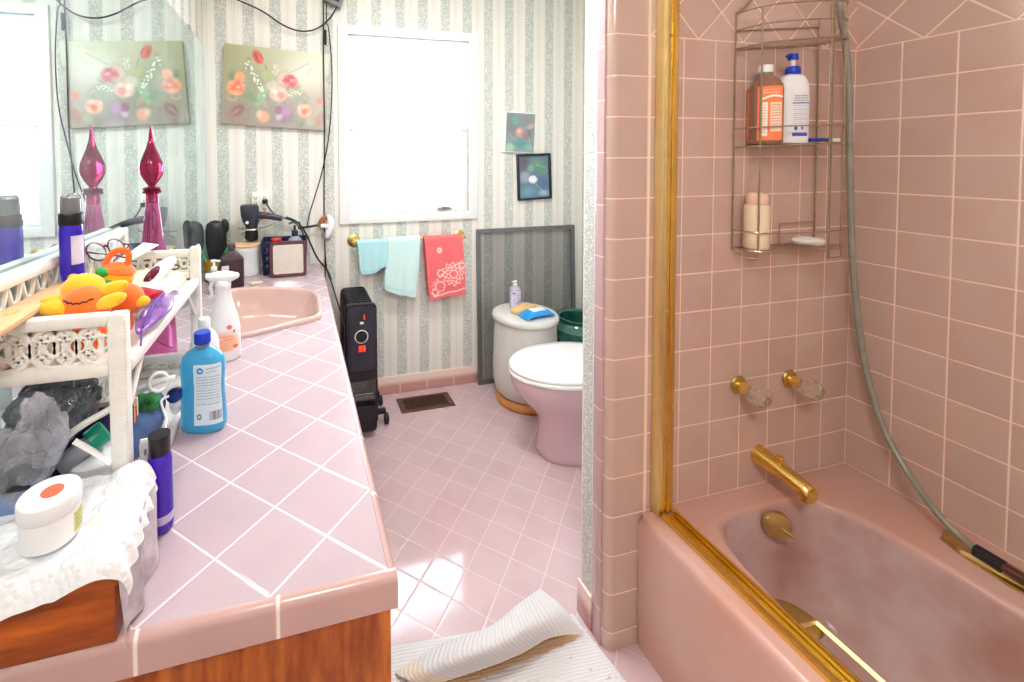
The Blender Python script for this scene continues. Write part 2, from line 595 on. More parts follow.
def mesh_mat():
    t = NT('grey insect screen mesh')
    P, xyz = t.pos()
    tr = t.n('ShaderNodeBsdfTransparent')
    d = t.n('ShaderNodeBsdfDiffuse'); d.inputs[0].default_value = lin((78, 80, 82))
    mx = t.n('ShaderNodeMixShader')
    t.put(mx.inputs[0], t.math('ADD', .33, t.math('MULTIPLY', t.noise(7, 2, P), .10)))
    t.t.links.new(tr.outputs[0], mx.inputs[1]); t.t.links.new(d.outputs[0], mx.inputs[2])
    return t.done(mx.outputs[0])


M['screen'] = mesh_mat()


def shade_mat():
    t = NT('white roller shade cloth')
    d = t.n('ShaderNodeBsdfDiffuse'); d.inputs[0].default_value = lin((250, 250, 250))
    tl = t.n('ShaderNodeBsdfTranslucent'); tl.inputs[0].default_value = lin((252, 252, 252))
    mx = t.n('ShaderNodeMixShader'); mx.inputs[0].default_value = .65
    t.t.links.new(d.outputs[0], mx.inputs[1]); t.t.links.new(tl.outputs[0], mx.inputs[2])
    return t.done(mx.outputs[0])


M['shade'] = shade_mat()


def col_mat(name, rough=.6, bump=0.0, bscale=200):
    t = NT(name)
    a = t.n('ShaderNodeVertexColor'); a.layer_name = 'Col'
    co = t.n('ShaderNodeTexCoord')
    f = t.noise(60, 3, co.outputs['Object'])
    c = t.mix(t.math('MULTIPLY', f, .08), a.outputs[0], lin((255, 255, 255)))
    nrm = t.bump(t.noise(bscale, 3, co.outputs['Object']), bump, .002) if bump else None
    return t.done(t.bsdf(c, rough, 0, nrm))


M['paint'] = col_mat('painted canvas', .55, .15, 300)
M['print'] = col_mat('printed label', .35)
M['towel_print'] = col_mat('terry towel', .95, .5, 500)
M['rug_print'] = col_mat('ribbed cotton', .95, .4, 350)


def painted(name, img, fn, mat, parent=None, loc=None, **kw):
    """a grid patch of fn(u, v) whose points carry the pigment in img[v, u] (sRGB 0..255)"""
    H, W = img.shape[:2]
    off = Vector(loc) if loc is not None else (root_loc(parent) if parent else Vector((0, 0, 0)))
    vs = [Vector(fn(i / (W - 1), j / (H - 1))) - off for j in range(H) for i in range(W)]
    fs = [(j * W + i, j * W + i + 1, (j + 1) * W + i + 1, (j + 1) * W + i) for j in range(H - 1) for i in range(W - 1)]
    me = bpy.data.meshes.new(name); me.from_pydata(vs, [], fs)
    c = np.clip(img.reshape(-1, 3) / 255.0, 0, 1)
    l = np.where(c <= .04045, c / 12.92, ((c + .055) / 1.055) ** 2.4)
    at = me.color_attributes.new('Col', 'FLOAT_COLOR', 'POINT')
    at.data.foreach_set('color', np.concatenate([l, np.ones((len(l), 1))], 1).astype(np.float32).ravel())
    for p in me.polygons: p.use_smooth = True
    me.materials.append(mat)
    o = link(bpy.data.objects.new(name, me))
    if parent: o.parent = parent
    else: o.location = off
    return tag(o, **kw)


class Img:
    def __init__(self, w, h, c):
        self.w, self.h = w, h
        self.a = np.zeros((h, w, 3)) + np.array(c, float)
        self.y, self.x = np.mgrid[0:h, 0:w]
        self.x = self.x / (w - 1); self.y = self.y / (h - 1)
        self.asp = w / h

    def over(self, m, c):
        m = np.clip(m, 0, 1)[..., None]; self.a = self.a * (1 - m) + np.array(c, float) * m; return self

    def ell(self, cx, cy, rx, ry, c, rot=0, soft=.15, op=1.0):
        dx = (self.x - cx) * self.asp; dy = self.y - cy
        k, s = math.cos(rot), math.sin(rot)
        u = (dx * k + dy * s) / (rx * self.asp); v = (-dx * s + dy * k) / ry
        d = np.sqrt(u * u + v * v)
        return self.over(np.clip((1 - d) / soft, 0, 1) * op, c)

    def rect(self, x0, y0, x1, y1, c, op=1.0):
        return self.over(((self.x >= x0) & (self.x <= x1) & (self.y >= y0) & (self.y <= y1)) * op, c)

    def line(self, x0, y0, x1, y1, w, c, op=1.0):
        dx, dy = x1 - x0, y1 - y0
        L = dx * dx + dy * dy + 1e-9
        t = np.clip(((self.x - x0) * dx + (self.y - y0) * dy) / L, 0, 1)
        d = np.hypot((self.x - x0 - t * dx) * self.asp, self.y - y0 - t * dy)
        return self.over(np.clip((w - d) / (w * .5), 0, 1) * op, c)

    def text_lines(self, x0, x1, ys, c, th=.012, seed=1):
        r = random.Random(seed)
        for y in ys:
            x = x0
            while x < x1:
                w = r.uniform(.03, .10)
                self.rect(x, y, min(x + w, x1), y + th, c, .8)
                x += w + .02
        return self

# ================================================================== SETTING
XR, YW, ZC, H = 2.152, 1.4436, .79, 2.44
YB = -2.3
XN_ = 2.272
ST = dict(kind='structure')
MB().box((-.12, YB, -.06), (XN_ + .1, YW + .1, 0)).build('floor', M['tile_floor'], smooth=False, **ST)
MB().box((-.12, YB, H), (XN_ + .1, YW + .1, H + .06)).build('ceiling', M['ceiling'], smooth=False, **ST)
MB().box((-.12, YB, 0), (-.008, YW, H)).build('wall_left', M['paper_side'], smooth=False, **ST)
WX0, WX1, WZ0, WZ1 = .735, 1.452, 1.052, 2.058
MB().box((-.12, YW, 0), (WX0, YW + .1, H)).box((WX1, YW, 0), (XN_, YW + .1, H)).box((WX0, YW, 0), (WX1, YW + .1, WZ0)).box((WX0, YW, WZ1), (WX1, YW + .1, H)).build('wall_far', M['paper_far'], smooth=False, **ST)
XN = 2.272
MB().box((XN, .112, 0), (XN + .1, YW + .1, H)).build('wall_right', M['paper_side'], smooth=False, **ST)
MB().box((XR, YB, 0), (XR + .1, 0, H)).build('wall_tub_side', M['tile_right'], smooth=False, **ST)
MB().box((-.12, YB - .1, 0), (XR + .1, YB, H)).build('wall_back', M['back_paint'], smooth=False, **ST)
# partition between the toilet nook and the tub: papered behind, tiled on the tub side
PX = 1.262
MB().box((PX, .040, 0), (XN_, .112, H)).build('wall_partition', M['paper_side'], smooth=False, **ST)
mb = MB()
pts = [(PX + .022 - .022 * math.cos(a * PI / 16), .022 - .022 * math.sin(a * PI / 16)) for a in range(9)]
poly = pts + [(1.3835, 0), (1.3835, .04), (PX, .04)]
mb.prism(poly, 0, H)
mb.build('trim_1', M['tile_bull'], **ST)
MB().box((1.3835, 0, 0), (XR, .04, H)).build('wall_faucet', M['tile_faucet'], smooth=False, **ST)
MB().box((PX - .006, .022, 0), (PX, .056, H), .002).build('trim_2', M['tile_jamb'], **ST)
MB().box((PX - .003, .056, .106), (PX, .061, H)).build('trim_3', M['white_paint'], smooth=False, **ST)
# base tiles
MB().box((.575, YW - .008, 0), (1.53, YW, .104), .003).build('baseboard_far', M['base_tile'], **ST)
MB().box((PX - .009, .058, 0), (PX, .120, .104), .003).build('baseboard_partition', M['base_tile_side'], **ST)
# ---- window
w1 = MB()
w1.box((.678, YW - .018, 1.003), (1.506, YW, 1.052), .005).box((.678, YW - .018, 2.058), (1.506, YW, 2.106), .005)
w1.box((.678, YW - .0185, 1.003), (.735, YW - .0005, 2.106), .005).box((1.452, YW - .0185, 1.003), (1.506, YW - .0005, 2.106), .005)
win = w1.build('window_1', M['white_paint'], **ST)
mb = MB()
for (z0, z1, y0) in ((1.052, 1.56, YW + .022), (1.53, 2.058, YW + .048)):
    mb.box((WX0, y0, z0), (WX1, y0 + .024, z0 + .035), .003).box((WX0, y0, z1 - .03), (WX1, y0 + .024, z1), .003)
    mb.box((WX0, y0, z0 + .0352), (WX0 + .03, y0 + .0238, z1 - .0302), .003).box((WX1 - .03, y0, z0 + .0352), (WX1, y0 + .0238, z1 - .0302), .003)
mb.build('sash', M['white_paint'], win)
MB().box((WX0 + .028, YW + .032, 1.08), (WX1 - .028, YW + .036, 1.535)).build('pane', M['pane'], win, smooth=False)
MB().box((WX0 + .028, YW + .058, 1.56), (WX1 - .028, YW + .062, 2.03)).build('pane', M['pane'], win, smooth=False)
MB().box((1.26, YW + .004, 1.064), (1.345, YW + .022, 1.073), .003).box((1.29, YW + .0, 1.068), (1.33, YW + .02, 1.082), .003).build('latch', M['grey_metal'], win)
mb = MB().sheet(lambda u, v: (WX0 + .012 + u * (WX1 - WX0 - .024), YW + .012 + .002 * math.sin(v * 9), 2.056 - v * .516), 6, 12, .0008)
sh = mb.build('roller_shade', M['shade'], loc=(1.09, YW + .012, 1.54), label='white roller shade pulled down over the upper half of the window', cat='window shade')
MB().tube([(WX0 + .012, YW + .012, 1.54), (WX1 - .012, YW + .012, 1.54)], .006, 8).build('hem_bar', M['white_paint'], sh)
MB().tube([(WX0 + .006, YW + .012, 2.048), (WX1 - .006, YW + .012, 2.048)], .0095, 12).build('roller', M['white_paint'], sh)
MB().tube([(.772, YW + .006, 2.02), (.770, YW + .005, 1.93), (.780, YW + .004, 1.87), (.790, YW + .005, 1.80)], .0014, 6, 6).build('pull_cord', M['grey_plastic'], sh)

# ---- mirror on the left wall
mir = thing('wall_mirror', 'large frameless hazy mirror covering the left wall above the vanity counter', 'mirror', (0, .2, ZC))
MB().box((-.007, -1.30, ZC + .001), (0, YW - .001, 1.951), .0015).build('glass', M['mirror'], mir, smooth=False)
for y in (-.3, .55, 1.12):
    MB().box((-.007, y - .012, 1.945), (.003, y + .012, 1.962), .001).build('clip', M['clear_plastic'], mir)
# vanity lamp over the mirror (inferred, all out of view, lengthened for its light)
vl = thing('vanity_light', 'brass vanity light bar with round white globes on left wall above the mirror', 'lamp', (-.008, .5, 2.18))
MB().box((-.008, -.12, 2.165), (.022, .95, 2.265), .006).build('backplate', M['gold'], vl)
t = NT('lit globe'); M['globe'] = t.done(t.bsdf(lin((255, 246, 230)), .3, emit=lin((255, 232, 200)), estr=2.5))
for k in range(5):
    g = MB().ell((.085, -.03 + k * .22, 2.215), (.05, .05, .05)).build('globe', M['globe'], vl)
    MB().cyl((.020, -.03 + k * .22, 2.215), (.04, -.03 + k * .22, 2.215), .02).build('socket', M['gold'], g)

# ================================================================== VANITY
vc = thing('vanity_cabinet', 'orange stained wooden vanity cabinet under the pink tiled counter', 'cabinet', (.28, .5, 0))
MB().box((.0, -.409, 0), (.571, -.391, .7425)).build('end_panel', M['wood'], vc, smooth=False)
MB().box((.553, -.391, .085), (.5705, YW - .01, .7425)).build('face_frame', M['wood'], vc, smooth=False)
MB().box((.46, -.395, 0), (.475, YW - .01, .085)).build('toe_kick', M['wood'], vc, smooth=False)
MB().box((0, -.395, .085), (.545, YW - .01, .10)).build('floor_panel', M['wood'], vc, smooth=False)
for k in range(4):
    y0 = -.37 + k * .45
    d = MB().box((.5705, y0, .13), (.576, y0 + .41, .71), .003).build('door', M['wood'], vc)
    MB().ell((.586, y0 + .06, .45), (.012, .014, .014)).build('knob', M['gold_dull'], d)

ct = thing('countertop', 'pale pink tiled vanity countertop with diagonal tiles and rounded edge', 'countertop', (.28, .5, .743))
b = MB().box((0.001, -.404, .7435), (.568, YW - .002, .7899)).build('tile_top', M['tile_counter'], ct, smooth=False)
# the hole for the sink
SINK = [(.135, .50), (.27, .475), (.515, .575), (.538, .61), (.542, .85), (.505, .935), (.29, 1.03), (.135, 1.03)]
SC_C = (.335, .76)


def round_poly(poly, r, n=5):
    out = []
    N = len(poly)
    for i in range(N):
        p = Vector(poly[i]); a = Vector(poly[i - 1]); c = Vector(poly[(i + 1) % N])
        da = (a - p); dc = (c - p)
        ra = min(r, da.length * .45); rc = min(r, dc.length * .45)
        A = p + da.normalized() * ra; C_ = p + dc.normalized() * rc
        for k in range(n + 1):
            t_ = k / n
            out.append((1 - t_) ** 2 * A + 2 * t_ * (1 - t_) * p + t_ * t_ * C_)
    return out


def scaled(poly, s):
    return [(SC_C[0] + (p[0] - SC_C[0]) * s, SC_C[1] + (p[1] - SC_C[1]) * s) for p in poly]


hole = MB().prism([tuple(p) for p in scaled(round_poly(SINK, .05), .93)], .70, .84).build('cut', M['sink'])
md = b.modifiers.new('cut', 'BOOLEAN'); md.object = hole; md.operation = 'DIFFERENCE'; md.solver = 'EXACT'
dg = bpy.context.evaluated_depsgraph_get()
me2 = bpy.data.meshes.new_from_object(b.evaluated_get(dg)); b.modifiers.clear(); b.data = me2
bpy.data.objects.remove(hole)
mb = MB()
r = .012
prof = [(-.4045, .7435), (-.416, .7435), (-.416, .7785)] + [(-.404 - .012 * math.cos(a * PI / 12), .7785 + .0120 * math.sin(a * PI / 12)) for a in range(1, 7)] + [(-.4045, .7905)]
mb.prism(prof, 0.001, .5803, axis=0)
mb.build('front_edge_tile', M['edge_front'], ct)
mb = MB()
prof = [(.5685, .7435), (.5803, .7435), (.5803, .7785)] + [(.5683 + .012 * math.cos(a * PI / 12), .7785 + .0120 * math.sin(a * PI / 12)) for a in range(1, 7)] + [(.5685, .7905)]
b_ = [(p[0], p[1]) for p in prof]
mb2 = bmesh.new()
mb.loft([[Vector((p[0], y, p[1])) for p in b_] for y in (-.4042, .3, .9, YW - .002)])
mb.build('side_edge_tile', M['edge_side'], ct)

# ---- sink
sk = thing('sink', 'pink angular drop-in sink with raised rim set in the tiled counter', 'sink', (SC_C[0], SC_C[1], ZC))
rp = round_poly(SINK, .045)
rings = []
for s, z in ((1.0, .7903), (1.005, .796), (.995, .803), (.975, .806), (.94, .806), (.918, .803), (.905, .795), (.885, .775), (.80, .705), (.66, .672), (.4, .662), (.1, .658)):
    rings.append([(p[0], p[1], z) for p in scaled(rp, s)])
mb = MB(); mb.loft(rings, cap0=False)
mb.build('basin', M['sink'], sk)
mb = MB().lathe([(.001, .6615), (.02, .6615), (.022, .664), (.012, .665), (.001, .664)], (SC_C[0], SC_C[1], 0))
mb.build('drain', M['chrome_brown'], sk)

# ================================================================== TUB
tub = thing('bathtub', 'mottled pink built-in bathtub along the tiled right wall', 'bathtub', (1.76, -.75, 0))
X0, X1, Y0, Y1 = 1.358, XR - .001, -1.54, -.001
cx, cy = 1.712, -.74
angs = [2 * PI * k / 160 for k in range(160)]
for (x, y) in ((X0, Y0), (X0, Y1), (X1, Y0), (X1, Y1)): angs.append(math.atan2(y - cy, x - cx) % (2 * PI))
angs.sort()


def rect_ring(ins, z):
    out = []
    for a in angs:
        c, s = math.cos(a), math.sin(a)
        ts = []
        if c > 1e-9: ts.append((X1 - cx) / c)
        if c < -1e-9: ts.append((X0 + ins - cx) / c)
        if s > 1e-9: ts.append((Y1 - cy) / s)
        if s < -1e-9: ts.append((Y0 - cy) / s)
        t_ = min(ts); out.append((cx + c * t_, cy + s * t_, z))
    return out


def se_ring(xa, xb, ya, yb, n, z):
    out = []
    for a in angs:
        c, s = math.cos(a), math.sin(a)
        A = (xb - cx) if c > 0 else (cx - xa)
        B = (yb - cy) if s > 0 else (cy - ya)
        r_ = ((abs(c) / A) ** n + (abs(s) / B) ** n) ** (-1 / n)
        out.append((cx + c * r_, cy + s * r_, z))
    return out


rings = [rect_ring(0.003, 0), rect_ring(.001, .10), rect_ring(.0, .35), rect_ring(.003, .366), rect_ring(.010, .376), rect_ring(.022, .380)]
rings += [se_ring(1.462, 1.972, -1.44, -.058, 5, .380), se_ring(1.4665, 1.966, -1.435, -.0625, 5, .3785), se_ring(1.471, 1.960, -1.43, -.067, 4.8, .370),
          se_ring(1.478, 1.945, -1.40, -.073, 4.5, .30), se_ring(1.492, 1.915, -1.36, -.090, 4, .20), se_ring(1.520, 1.880, -1.28, -.13, 3.6, .11),
          se_ring(1.57, 1.83, -1.15, -.19, 3.2, .075), se_ring(1.65, 1.76, -.9, -.45, 3, .066)]
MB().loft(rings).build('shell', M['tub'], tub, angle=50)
# overflow plate with trip lever on the sloping end
oc = ony(776, 524, -.090)
nv = Vector((-.42, -1, .22)).normalized()
Q = Vector((0, 0, 1)).rotation_difference(nv).to_matrix().to_4x4()
mb = MB().lathe([(.030, 0), (.036, .002), (.036, .008), (.032, .014), (.012, .018), (.001, .018)], oc, 32, M=Q)
ov = mb.build('overflow_plate', M['gold_dull'], tub)
MB().tube([oc + nv * .016, oc + nv * .028 + Vector((.012, 0, -.008)), oc + nv * .045 + Vector((.032, 0, -.02))], .0045, 10, taper=lambda t: 1 - .25 * t).build('trip_lever', M['gold_dull'], ov)
mb = MB().lathe([(.001, .0655), (.024, .0655), (.026, .069), (.015, .071), (.001, .071)], (1.70, -.42, 0.006))
mb.build('drain', M['gold_dull'], tub)
# built-in grab rails: brass plate and square bar
def grab_rail(pts, plate, name='grab_rail'):
    g = MB().tube(pts, .0075, 4, flat=1.0).build(name, M['brass_pale'], tub, smooth=False)
    MB().loft(plate).build('mounting_plate', M['gold_dull'], g)


xa = 1.483
pl = lambda x, dx, y0, y1, z0, z1: [[(x, y0, z0), (x, y1, z0), (x, y1, z1), (x, y0, z1)], [(x + dx, y0 - .004, z0 + .004), (x + dx, y1 + .004, z0 + .004), (x + dx, y1 + .004, z1 - .004), (x + dx, y0 - .004, z1 - .004)]]
pA = onx(797, 622, 1.486); pB = onz(817, 622, pA.z - .006)
pB = Vector((pA.x + .035, pA.y, pA.z - .004))
# left rail leaves the inner face of the apron side
ya = pA.y
MB()
g = MB().tube([(1.472, ya, .354), (1.538, ya - .004, .350), (1.538, ya - .34, .350), (1.472, ya - .344, .354)], .0062, 4).build('grab_rail', M['brass_pale'], tub, smooth=False)
mb = MB().ell((1.503, ya + .020, .346), (.054, .040, .008), 28, M=Matrix.Rotation(-.5, 4, 'Z') @ Matrix.Rotation(.12, 4, 'Y'))
mb.build('mounting_plate', M['gold_dull'], g)
yb = ony(948, 545, -.35)
ya2 = onx(955, 560, 1.958).y
g = MB().tube([(2.046, -.296, .384), (2.030, -.306, .3885), (2.050, -.45, .3885), (2.075, -.62, .384)], .0066, 4).build('grab_rail', M['brass_pale'], tub, smooth=False)
mb = MB().prism([(2.045, -.263), (2.100, -.247), (2.112, -.64), (2.040, -.64), (2.019, -.384), (2.030, -.30)], .3796, .386, axis=2, bev=.002)
mb.build('mounting_plate', M['gold_dull'], g)

# ---- shower door frame: jamb post + bottom track
sf = thing('shower_door_frame', 'polished brass shower door frame with upright jamb and track on tub rim', 'shower door frame', (1.43, 0, .381))
mb = MB().box((1.398, -.030, .381), (1.418, -.001, H - .02), .003).box((1.403, -.034, .40), (1.412, -.030, H - .02), .002)
mb.build('jamb_channel', M['brass_pale'], sf)
mb = MB().box((1.4185, -.026, .381), (1.452, -.001, H - .02), .004).box((1.428, -.030, .385), (1.444, -.025, H - .02), .003)
jm = mb.build('jamb', M['gold'], sf)
mb = MB()
for z in (.95, 1.69):
    mb.cyl((1.4225, -.0255, z), (1.4225, -.0285, z), .004, seg=10)
mb.build('screw', M['gold_dull'], jm)
mb = MB().box((1.4025, -1.535, .3805), (1.418, -.034, .394), .002).box((1.4185, -1.535, .3805), (1.441, -.034, .386), .001).box((1.4415, -1.535, .3805), (1.449, -.034, .402), .002)
mb.build('bottom_track', M['gold'], sf)

# ---- taps
def tap_handle(px, py, label):
    c = ony(px, py, 0)
    t_ = thing('tap_handle', label, 'tap', c, 'pair of faucet handles')
    d = Vector((.10, -1, -.12)).normalized()
    Q = Vector((0, 0, 1)).rotation_difference(d).to_matrix().to_4x4()
    Q0 = Vector((0, 0, 1)).rotation_difference(Vector((0, -1, 0))).to_matrix().to_4x4()
    MB().lathe([(.025, .0005), (.027, .004), (.025, .008), (.018, .011), (.001, .012)], c, 32, M=Q0).build('escutcheon', M['gold_dull'], t_)
    MB().lathe([(.014, .006), (.017, .012), (.019, .022), (.0185, .034), (.012, .036), (.001, .036)], c, 24, M=Q).build('stem', M['gold'], t_)
    mb = MB()
    rings = []
    for r, z in ((.014, .031), (.020, .035), (.0262, .046), (.0272, .058), (.0245, .072), (.017, .083), (.010, .086)):
        rings.append([c + Q.to_3x3() @ Vector(((r * (1 + .09 * (k % 2))) * math.cos(2 * PI * k / 16), (r * (1 + .09 * (k % 2))) * math.sin(2 * PI * k / 16), z)) for k in range(16)])
    mb.loft(rings).build('handle', M['acrylic'], t_, smooth=False)
    return t_


tap_handle(737, 384, 'faceted clear tap handle with brass base, above the spout')
tap_handle(788, 378, 'faceted clear tap handle with brass base, nearer the wall corner')
c = ony(758, 454, 0)
sp = thing('tub_spout', 'brass bathtub spout with diverter knob on the pink tile wall', 'spout', c)
tip = c + Vector((.012, -.135, -.018))
rings = []
for t_, r, fl, dz in ((0, .0295, 1.0, 0), (.05, .029, 1, 0), (.2, .0265, 1, 0), (.45, .0240, .95, -.001), (.7, .0228, .95, -.003), (.88, .0226, .98, -.007), (.985, .0220, 1, -.011), (1.0, .0205, 1, -.012)):
    p = c.lerp(tip, t_) + Vector((0, 0, dz))
    rings.append([p + Vector((r * math.cos(2 * PI * k / 28), 0, r * fl * math.sin(2 * PI * k / 28))) for k in range(28)])
MB().loft(rings).build('body', M['gold'], sp)
q = c.lerp(tip, .87)
MB().lathe([(.014, -.036), (.0165, -.034), (.017, -.006), (.012, 0)], q, 24).build('nozzle', M['gold'], sp)
q = c.lerp(tip, .42)
MB().lathe([(.005, .018), (.005, .027), (.0095, .028), (.011, .033), (.009, .038), (.001, .039)], q, 20).build('diverter_knob', M['gold'], sp)

# ---- shower hose + hand shower
hp = [Vector((1.985, -.072, 2.02)), Vector((1.992, -.058, 1.90)), ony(839, 4, -.042), ony(845, 40, -.040), ony(849, 90, -.04), ony(850, 170, -.04), ony(852, 250, -.04), ony(857, 310, -.045), onx(866, 370, 2.12), onx(882, 425, 2.118), onx(906, 470, 2.105), onz(938, 514, .430), onz(960, 536, .409), onz(977, 551, .4055)]
hs = thing('hand_shower', 'grey shower hose hanging beside the wire caddy with brown wand on tub rim', 'hand shower', hp[-1])
MB().tube(hp, .0082, 12, 10).build('hose', M['hose'], hs)
e = hp[-1]; dirv = Vector((-.004, -.115, -.002))
MB().tube([e - dirv * .02, e + dirv * .36], .0150, 14).build('connector', M['black_rubber'], hs)
t = NT('wand'); M['wand'] = pm('dark brown wand plastic', (84, 44, 40), .25)
MB().tube([e + dirv * .36, e + dirv * .7, e + dirv * 1.3, e + dirv * 1.9], .0120, 14, taper=lambda t: 1 + .2 * t).build('wand', M['wand'], hs)
arm = MB().tube([(2.0, -.001, 2.06), (2.0, -.05, 2.06), (1.99, -.072, 2.045), (1.985, -.073, 2.015)], .010, 12, 5)
sa = arm.build('shower_arm', M['chrome_brown'], hs)

# ================================================================== FAR WALL
def tilt_frame(cx_, cz_, rot):
    """point on the far wall from local (x, z) about a centre, turned clockwise by rot"""
    c_, s_ = math.cos(rot), math.sin(rot)
    return lambda x, z: (cx_ + x * c_ + z * s_, cz_ - x * s_ + z * c_)


def flower_canvas():
    im = Img(170, 132, (188, 186, 152))
    x, y = im.x, im.y
    top_l = np.array((164, 166, 116.)); top_r = np.array((222, 224, 204.)); bot_l = np.array((150, 136, 122.)); bot_r = np.array((166, 158, 156.))
    im.a = ((1 - y) * (1 - x))[..., None] * top_l + ((1 - y) * x)[..., None] * top_r + (y * (1 - x))[..., None] * bot_l + (y * x)[..., None] * bot_r
    im.ell(.75, .30, .30, .30, (232, 234, 222), 0, .9, .7).ell(.25, .55, .25, .35, (132, 150, 118), 0, .9, .6)
    im.ell(.55, .80, .35, .2, (148, 136, 150), 0, .9, .6).ell(.12, .82, .16, .2, (160, 132, 116), 0, .9, .7)
    r = random.Random(21)
    pal = ((150, 160, 120), (130, 148, 120), (196, 186, 150), (168, 150, 130), (206, 176, 156), (120, 132, 110))
    for k in range(70):
        x_, y_ = r.gauss(.48, .26), r.gauss(.62, .20)
        im.ell(x_, y_, r.uniform(.03, .09), r.uniform(.02, .06), r.choice(pal), r.uniform(-1, 1), .8, .5)
    # stems and leaves
    im.line(.38, .22, .46, .50, .012, (126, 140, 96), .7).line(.60, .30, .80, .14, .012, (150, 164, 130), .5)
    im.ell(.36, .62, .045, .17, (150, 186, 146), .35, .3).ell(.40, .35, .07, .08, (176, 186, 128), .6, .5, .8).ell(.27, .66, .10, .05, (120, 152, 118), .3, .6, .8)
    im.ell(.09, .40, .06, .08, (104, 136, 96), .2, .6, .8).ell(.70, .62, .08, .05, (150, 172, 150), -.3, .6, .7)
    # tulip, poppies, roses
    im.ell(.31, .13, .052, .105, (200, 84, 70), -.5, .35).ell(.33, .15, .02, .08, (226, 116, 96), -.5, .6, .8).ell(.29, .12, .02, .08, (176, 52, 46), -.5, .6, .7)
    im.ell(.15, .40, .058, .075, (242, 160, 112), 0, .3).ell(.12, .54, .095, .115, (244, 160, 118), .2, .3).ell(.13, .52, .068, .075, (214, 100, 72), .1, .6).ell(.14, .53, .03, .03, (250, 190, 150), 0, .7)
    im.ell(.57, .37, .085, .10, (226, 190, 176), 0, .4).ell(.63, .40, .085, .10, (206, 112, 116), .2, .4).ell(.61, .36, .05, .06, (176, 56, 76), .2, .6, .8).ell(.64, .38, .03, .03, (236, 160, 156), 0, .6)
    im.ell(.46, .48, .08, .09, (222, 214, 196), 0, .5, .7).ell(.52, .57, .095, .11, (236, 204, 190), .1, .3).ell(.54, .59, .055, .08, (222, 140, 130), .2, .6, .9).ell(.49, .55, .03, .08, (246, 226, 212), .2, .7)
    im.ell(.78, .76, .085, .10, (240, 186, 160), .1, .3).ell(.78, .77, .045, .055, (220, 120, 100), 0, .6, .9).ell(.74, .72, .04, .04, (250, 214, 192), 0, .6)
    im.ell(.92, .62, .042, .055, (234, 146, 128), .3, .4).ell(.93, .86, .06, .13, (190, 140, 130), .2, .6, .8).ell(.84, .90, .05, .08, (184, 186, 150), 0, .6, .8)
    im.ell(.53, .78, .045, .07, (158, 112, 142), 0, .4).ell(.60, .79, .055, .085, (184, 140, 178), 0, .4).ell(.54, .87, .042, .05, (206, 186, 204), 0, .5).ell(.60, .90, .07, .07, (150, 118, 150), 0, .6, .7)
    im.ell(.15, .82, .055, .105, (136, 96, 98), .75, .3).ell(.13, .84, .02, .08, (182, 142, 140), .75, .6, .8).ell(.39, .88, .07, .10, (228, 168, 136), .2, .5).ell(.35, .85, .04, .06, (240, 196, 168), 0, .6)
    for (px2, py2, rad, c1, c2) in ((.13, .53, .085, (248, 186, 150), (206, 96, 70)), (.62, .39, .080, (232, 160, 158), (182, 78, 92)), (.51, .56, .085, (246, 222, 208), (226, 160, 148)), (.78, .76, .075, (248, 208, 186), (226, 146, 122))):
        for q in range(6):
            a = q * PI / 3 + px2 * 5
            im.ell(px2 + rad * .62 * math.cos(a), py2 + rad * .8 * math.sin(a), rad * .42, rad * .36, c1 if q % 2 else c2, a, .7, .55)
    im.ell(.09, .67, .055, .05, (196, 176, 150), 0, .3, .8).ell(.09, .66, .042, .035, (150, 130, 118), 0, .4, .8)
    r = random.Random(3)
    for k in range(34):
        t_ = k / 33
        im.ell(.21 + t_ * .16 + r.uniform(-.02, .02), .22 + t_ * .34 + r.uniform(-.05, .05), .010, .013, (240, 244, 228), 0, .4)
    for k in range(12): im.ell(.48 + r.uniform(-.02, .03), .20 + k * .012, .008, .011, (234, 238, 214), 0, .4)
    for k in range(12): im.ell(.62 + k * .011, .55 + r.uniform(-.03, .03), .009, .012, (240, 240, 226), 0, .4)
    return im


P0 = tilt_frame(.354, 1.744, math.radians(3.6))
cv = thing('canvas_painting', 'unframed canvas of painted tulips and poppies on the striped wall beside the window', 'painting', (.354, 1.415, 1.744))
W2, H2 = .267, .206
mb = MB(); mb.box((-W2, 1.4175, -H2), (W2, 1.442, H2), .002)
mb.xf(Matrix.Translation((.354, 0, 1.744)) @ Matrix.Rotation(math.radians(3.6), 4, 'Y'))
M['canvas_edge'] = pm('olive canvas edge', (150, 142, 78), .7)
mb.build('stretcher', M['canvas_edge'], cv)


def on_canvas(u, v):
    x, z = P0((u - .5) * 2 * W2, (.5 - v) * 2 * H2)
    return (x, 1.4168, z)


painted('painted_front', flower_canvas().a, on_canvas, M['paint'], cv)

# small pictures
P1 = tilt_frame(1.774, 1.522, math.radians(2.5))
im = Img(60, 72, (126, 150, 148))
im.ell(.2, .3, .4, .4, (120, 112, 116), 0, .9, .8).ell(.7, .15, .35, .25, (138, 130, 140), 0, .9, .8).ell(.3, .2, .2, .16, (104, 158, 150), .5, .5).ell(.75, .5, .2, .2, (110, 106, 112), 0, .7, .8)
im.ell(.50, .50, .22, .17, (206, 152, 152), .3, .5).ell(.45, .46, .10, .08, (228, 186, 180), 0, .6).ell(.62, .55, .1, .1, (182, 118, 128), 0, .6).ell(.85, .33, .2, .08, (190, 164, 162), -.4, .5)
im.ell(.5, .78, .22, .16, (84, 150, 150), .1, .4).ell(.15, .9, .2, .14, (160, 196, 178), 0, .5).ell(.8, .9, .2, .12, (130, 176, 166), 0, .6).line(.65, .35, .95, .95, .012, (190, 206, 196), .6).line(.1, .55, .4, .72, .012, (180, 200, 190), .6)
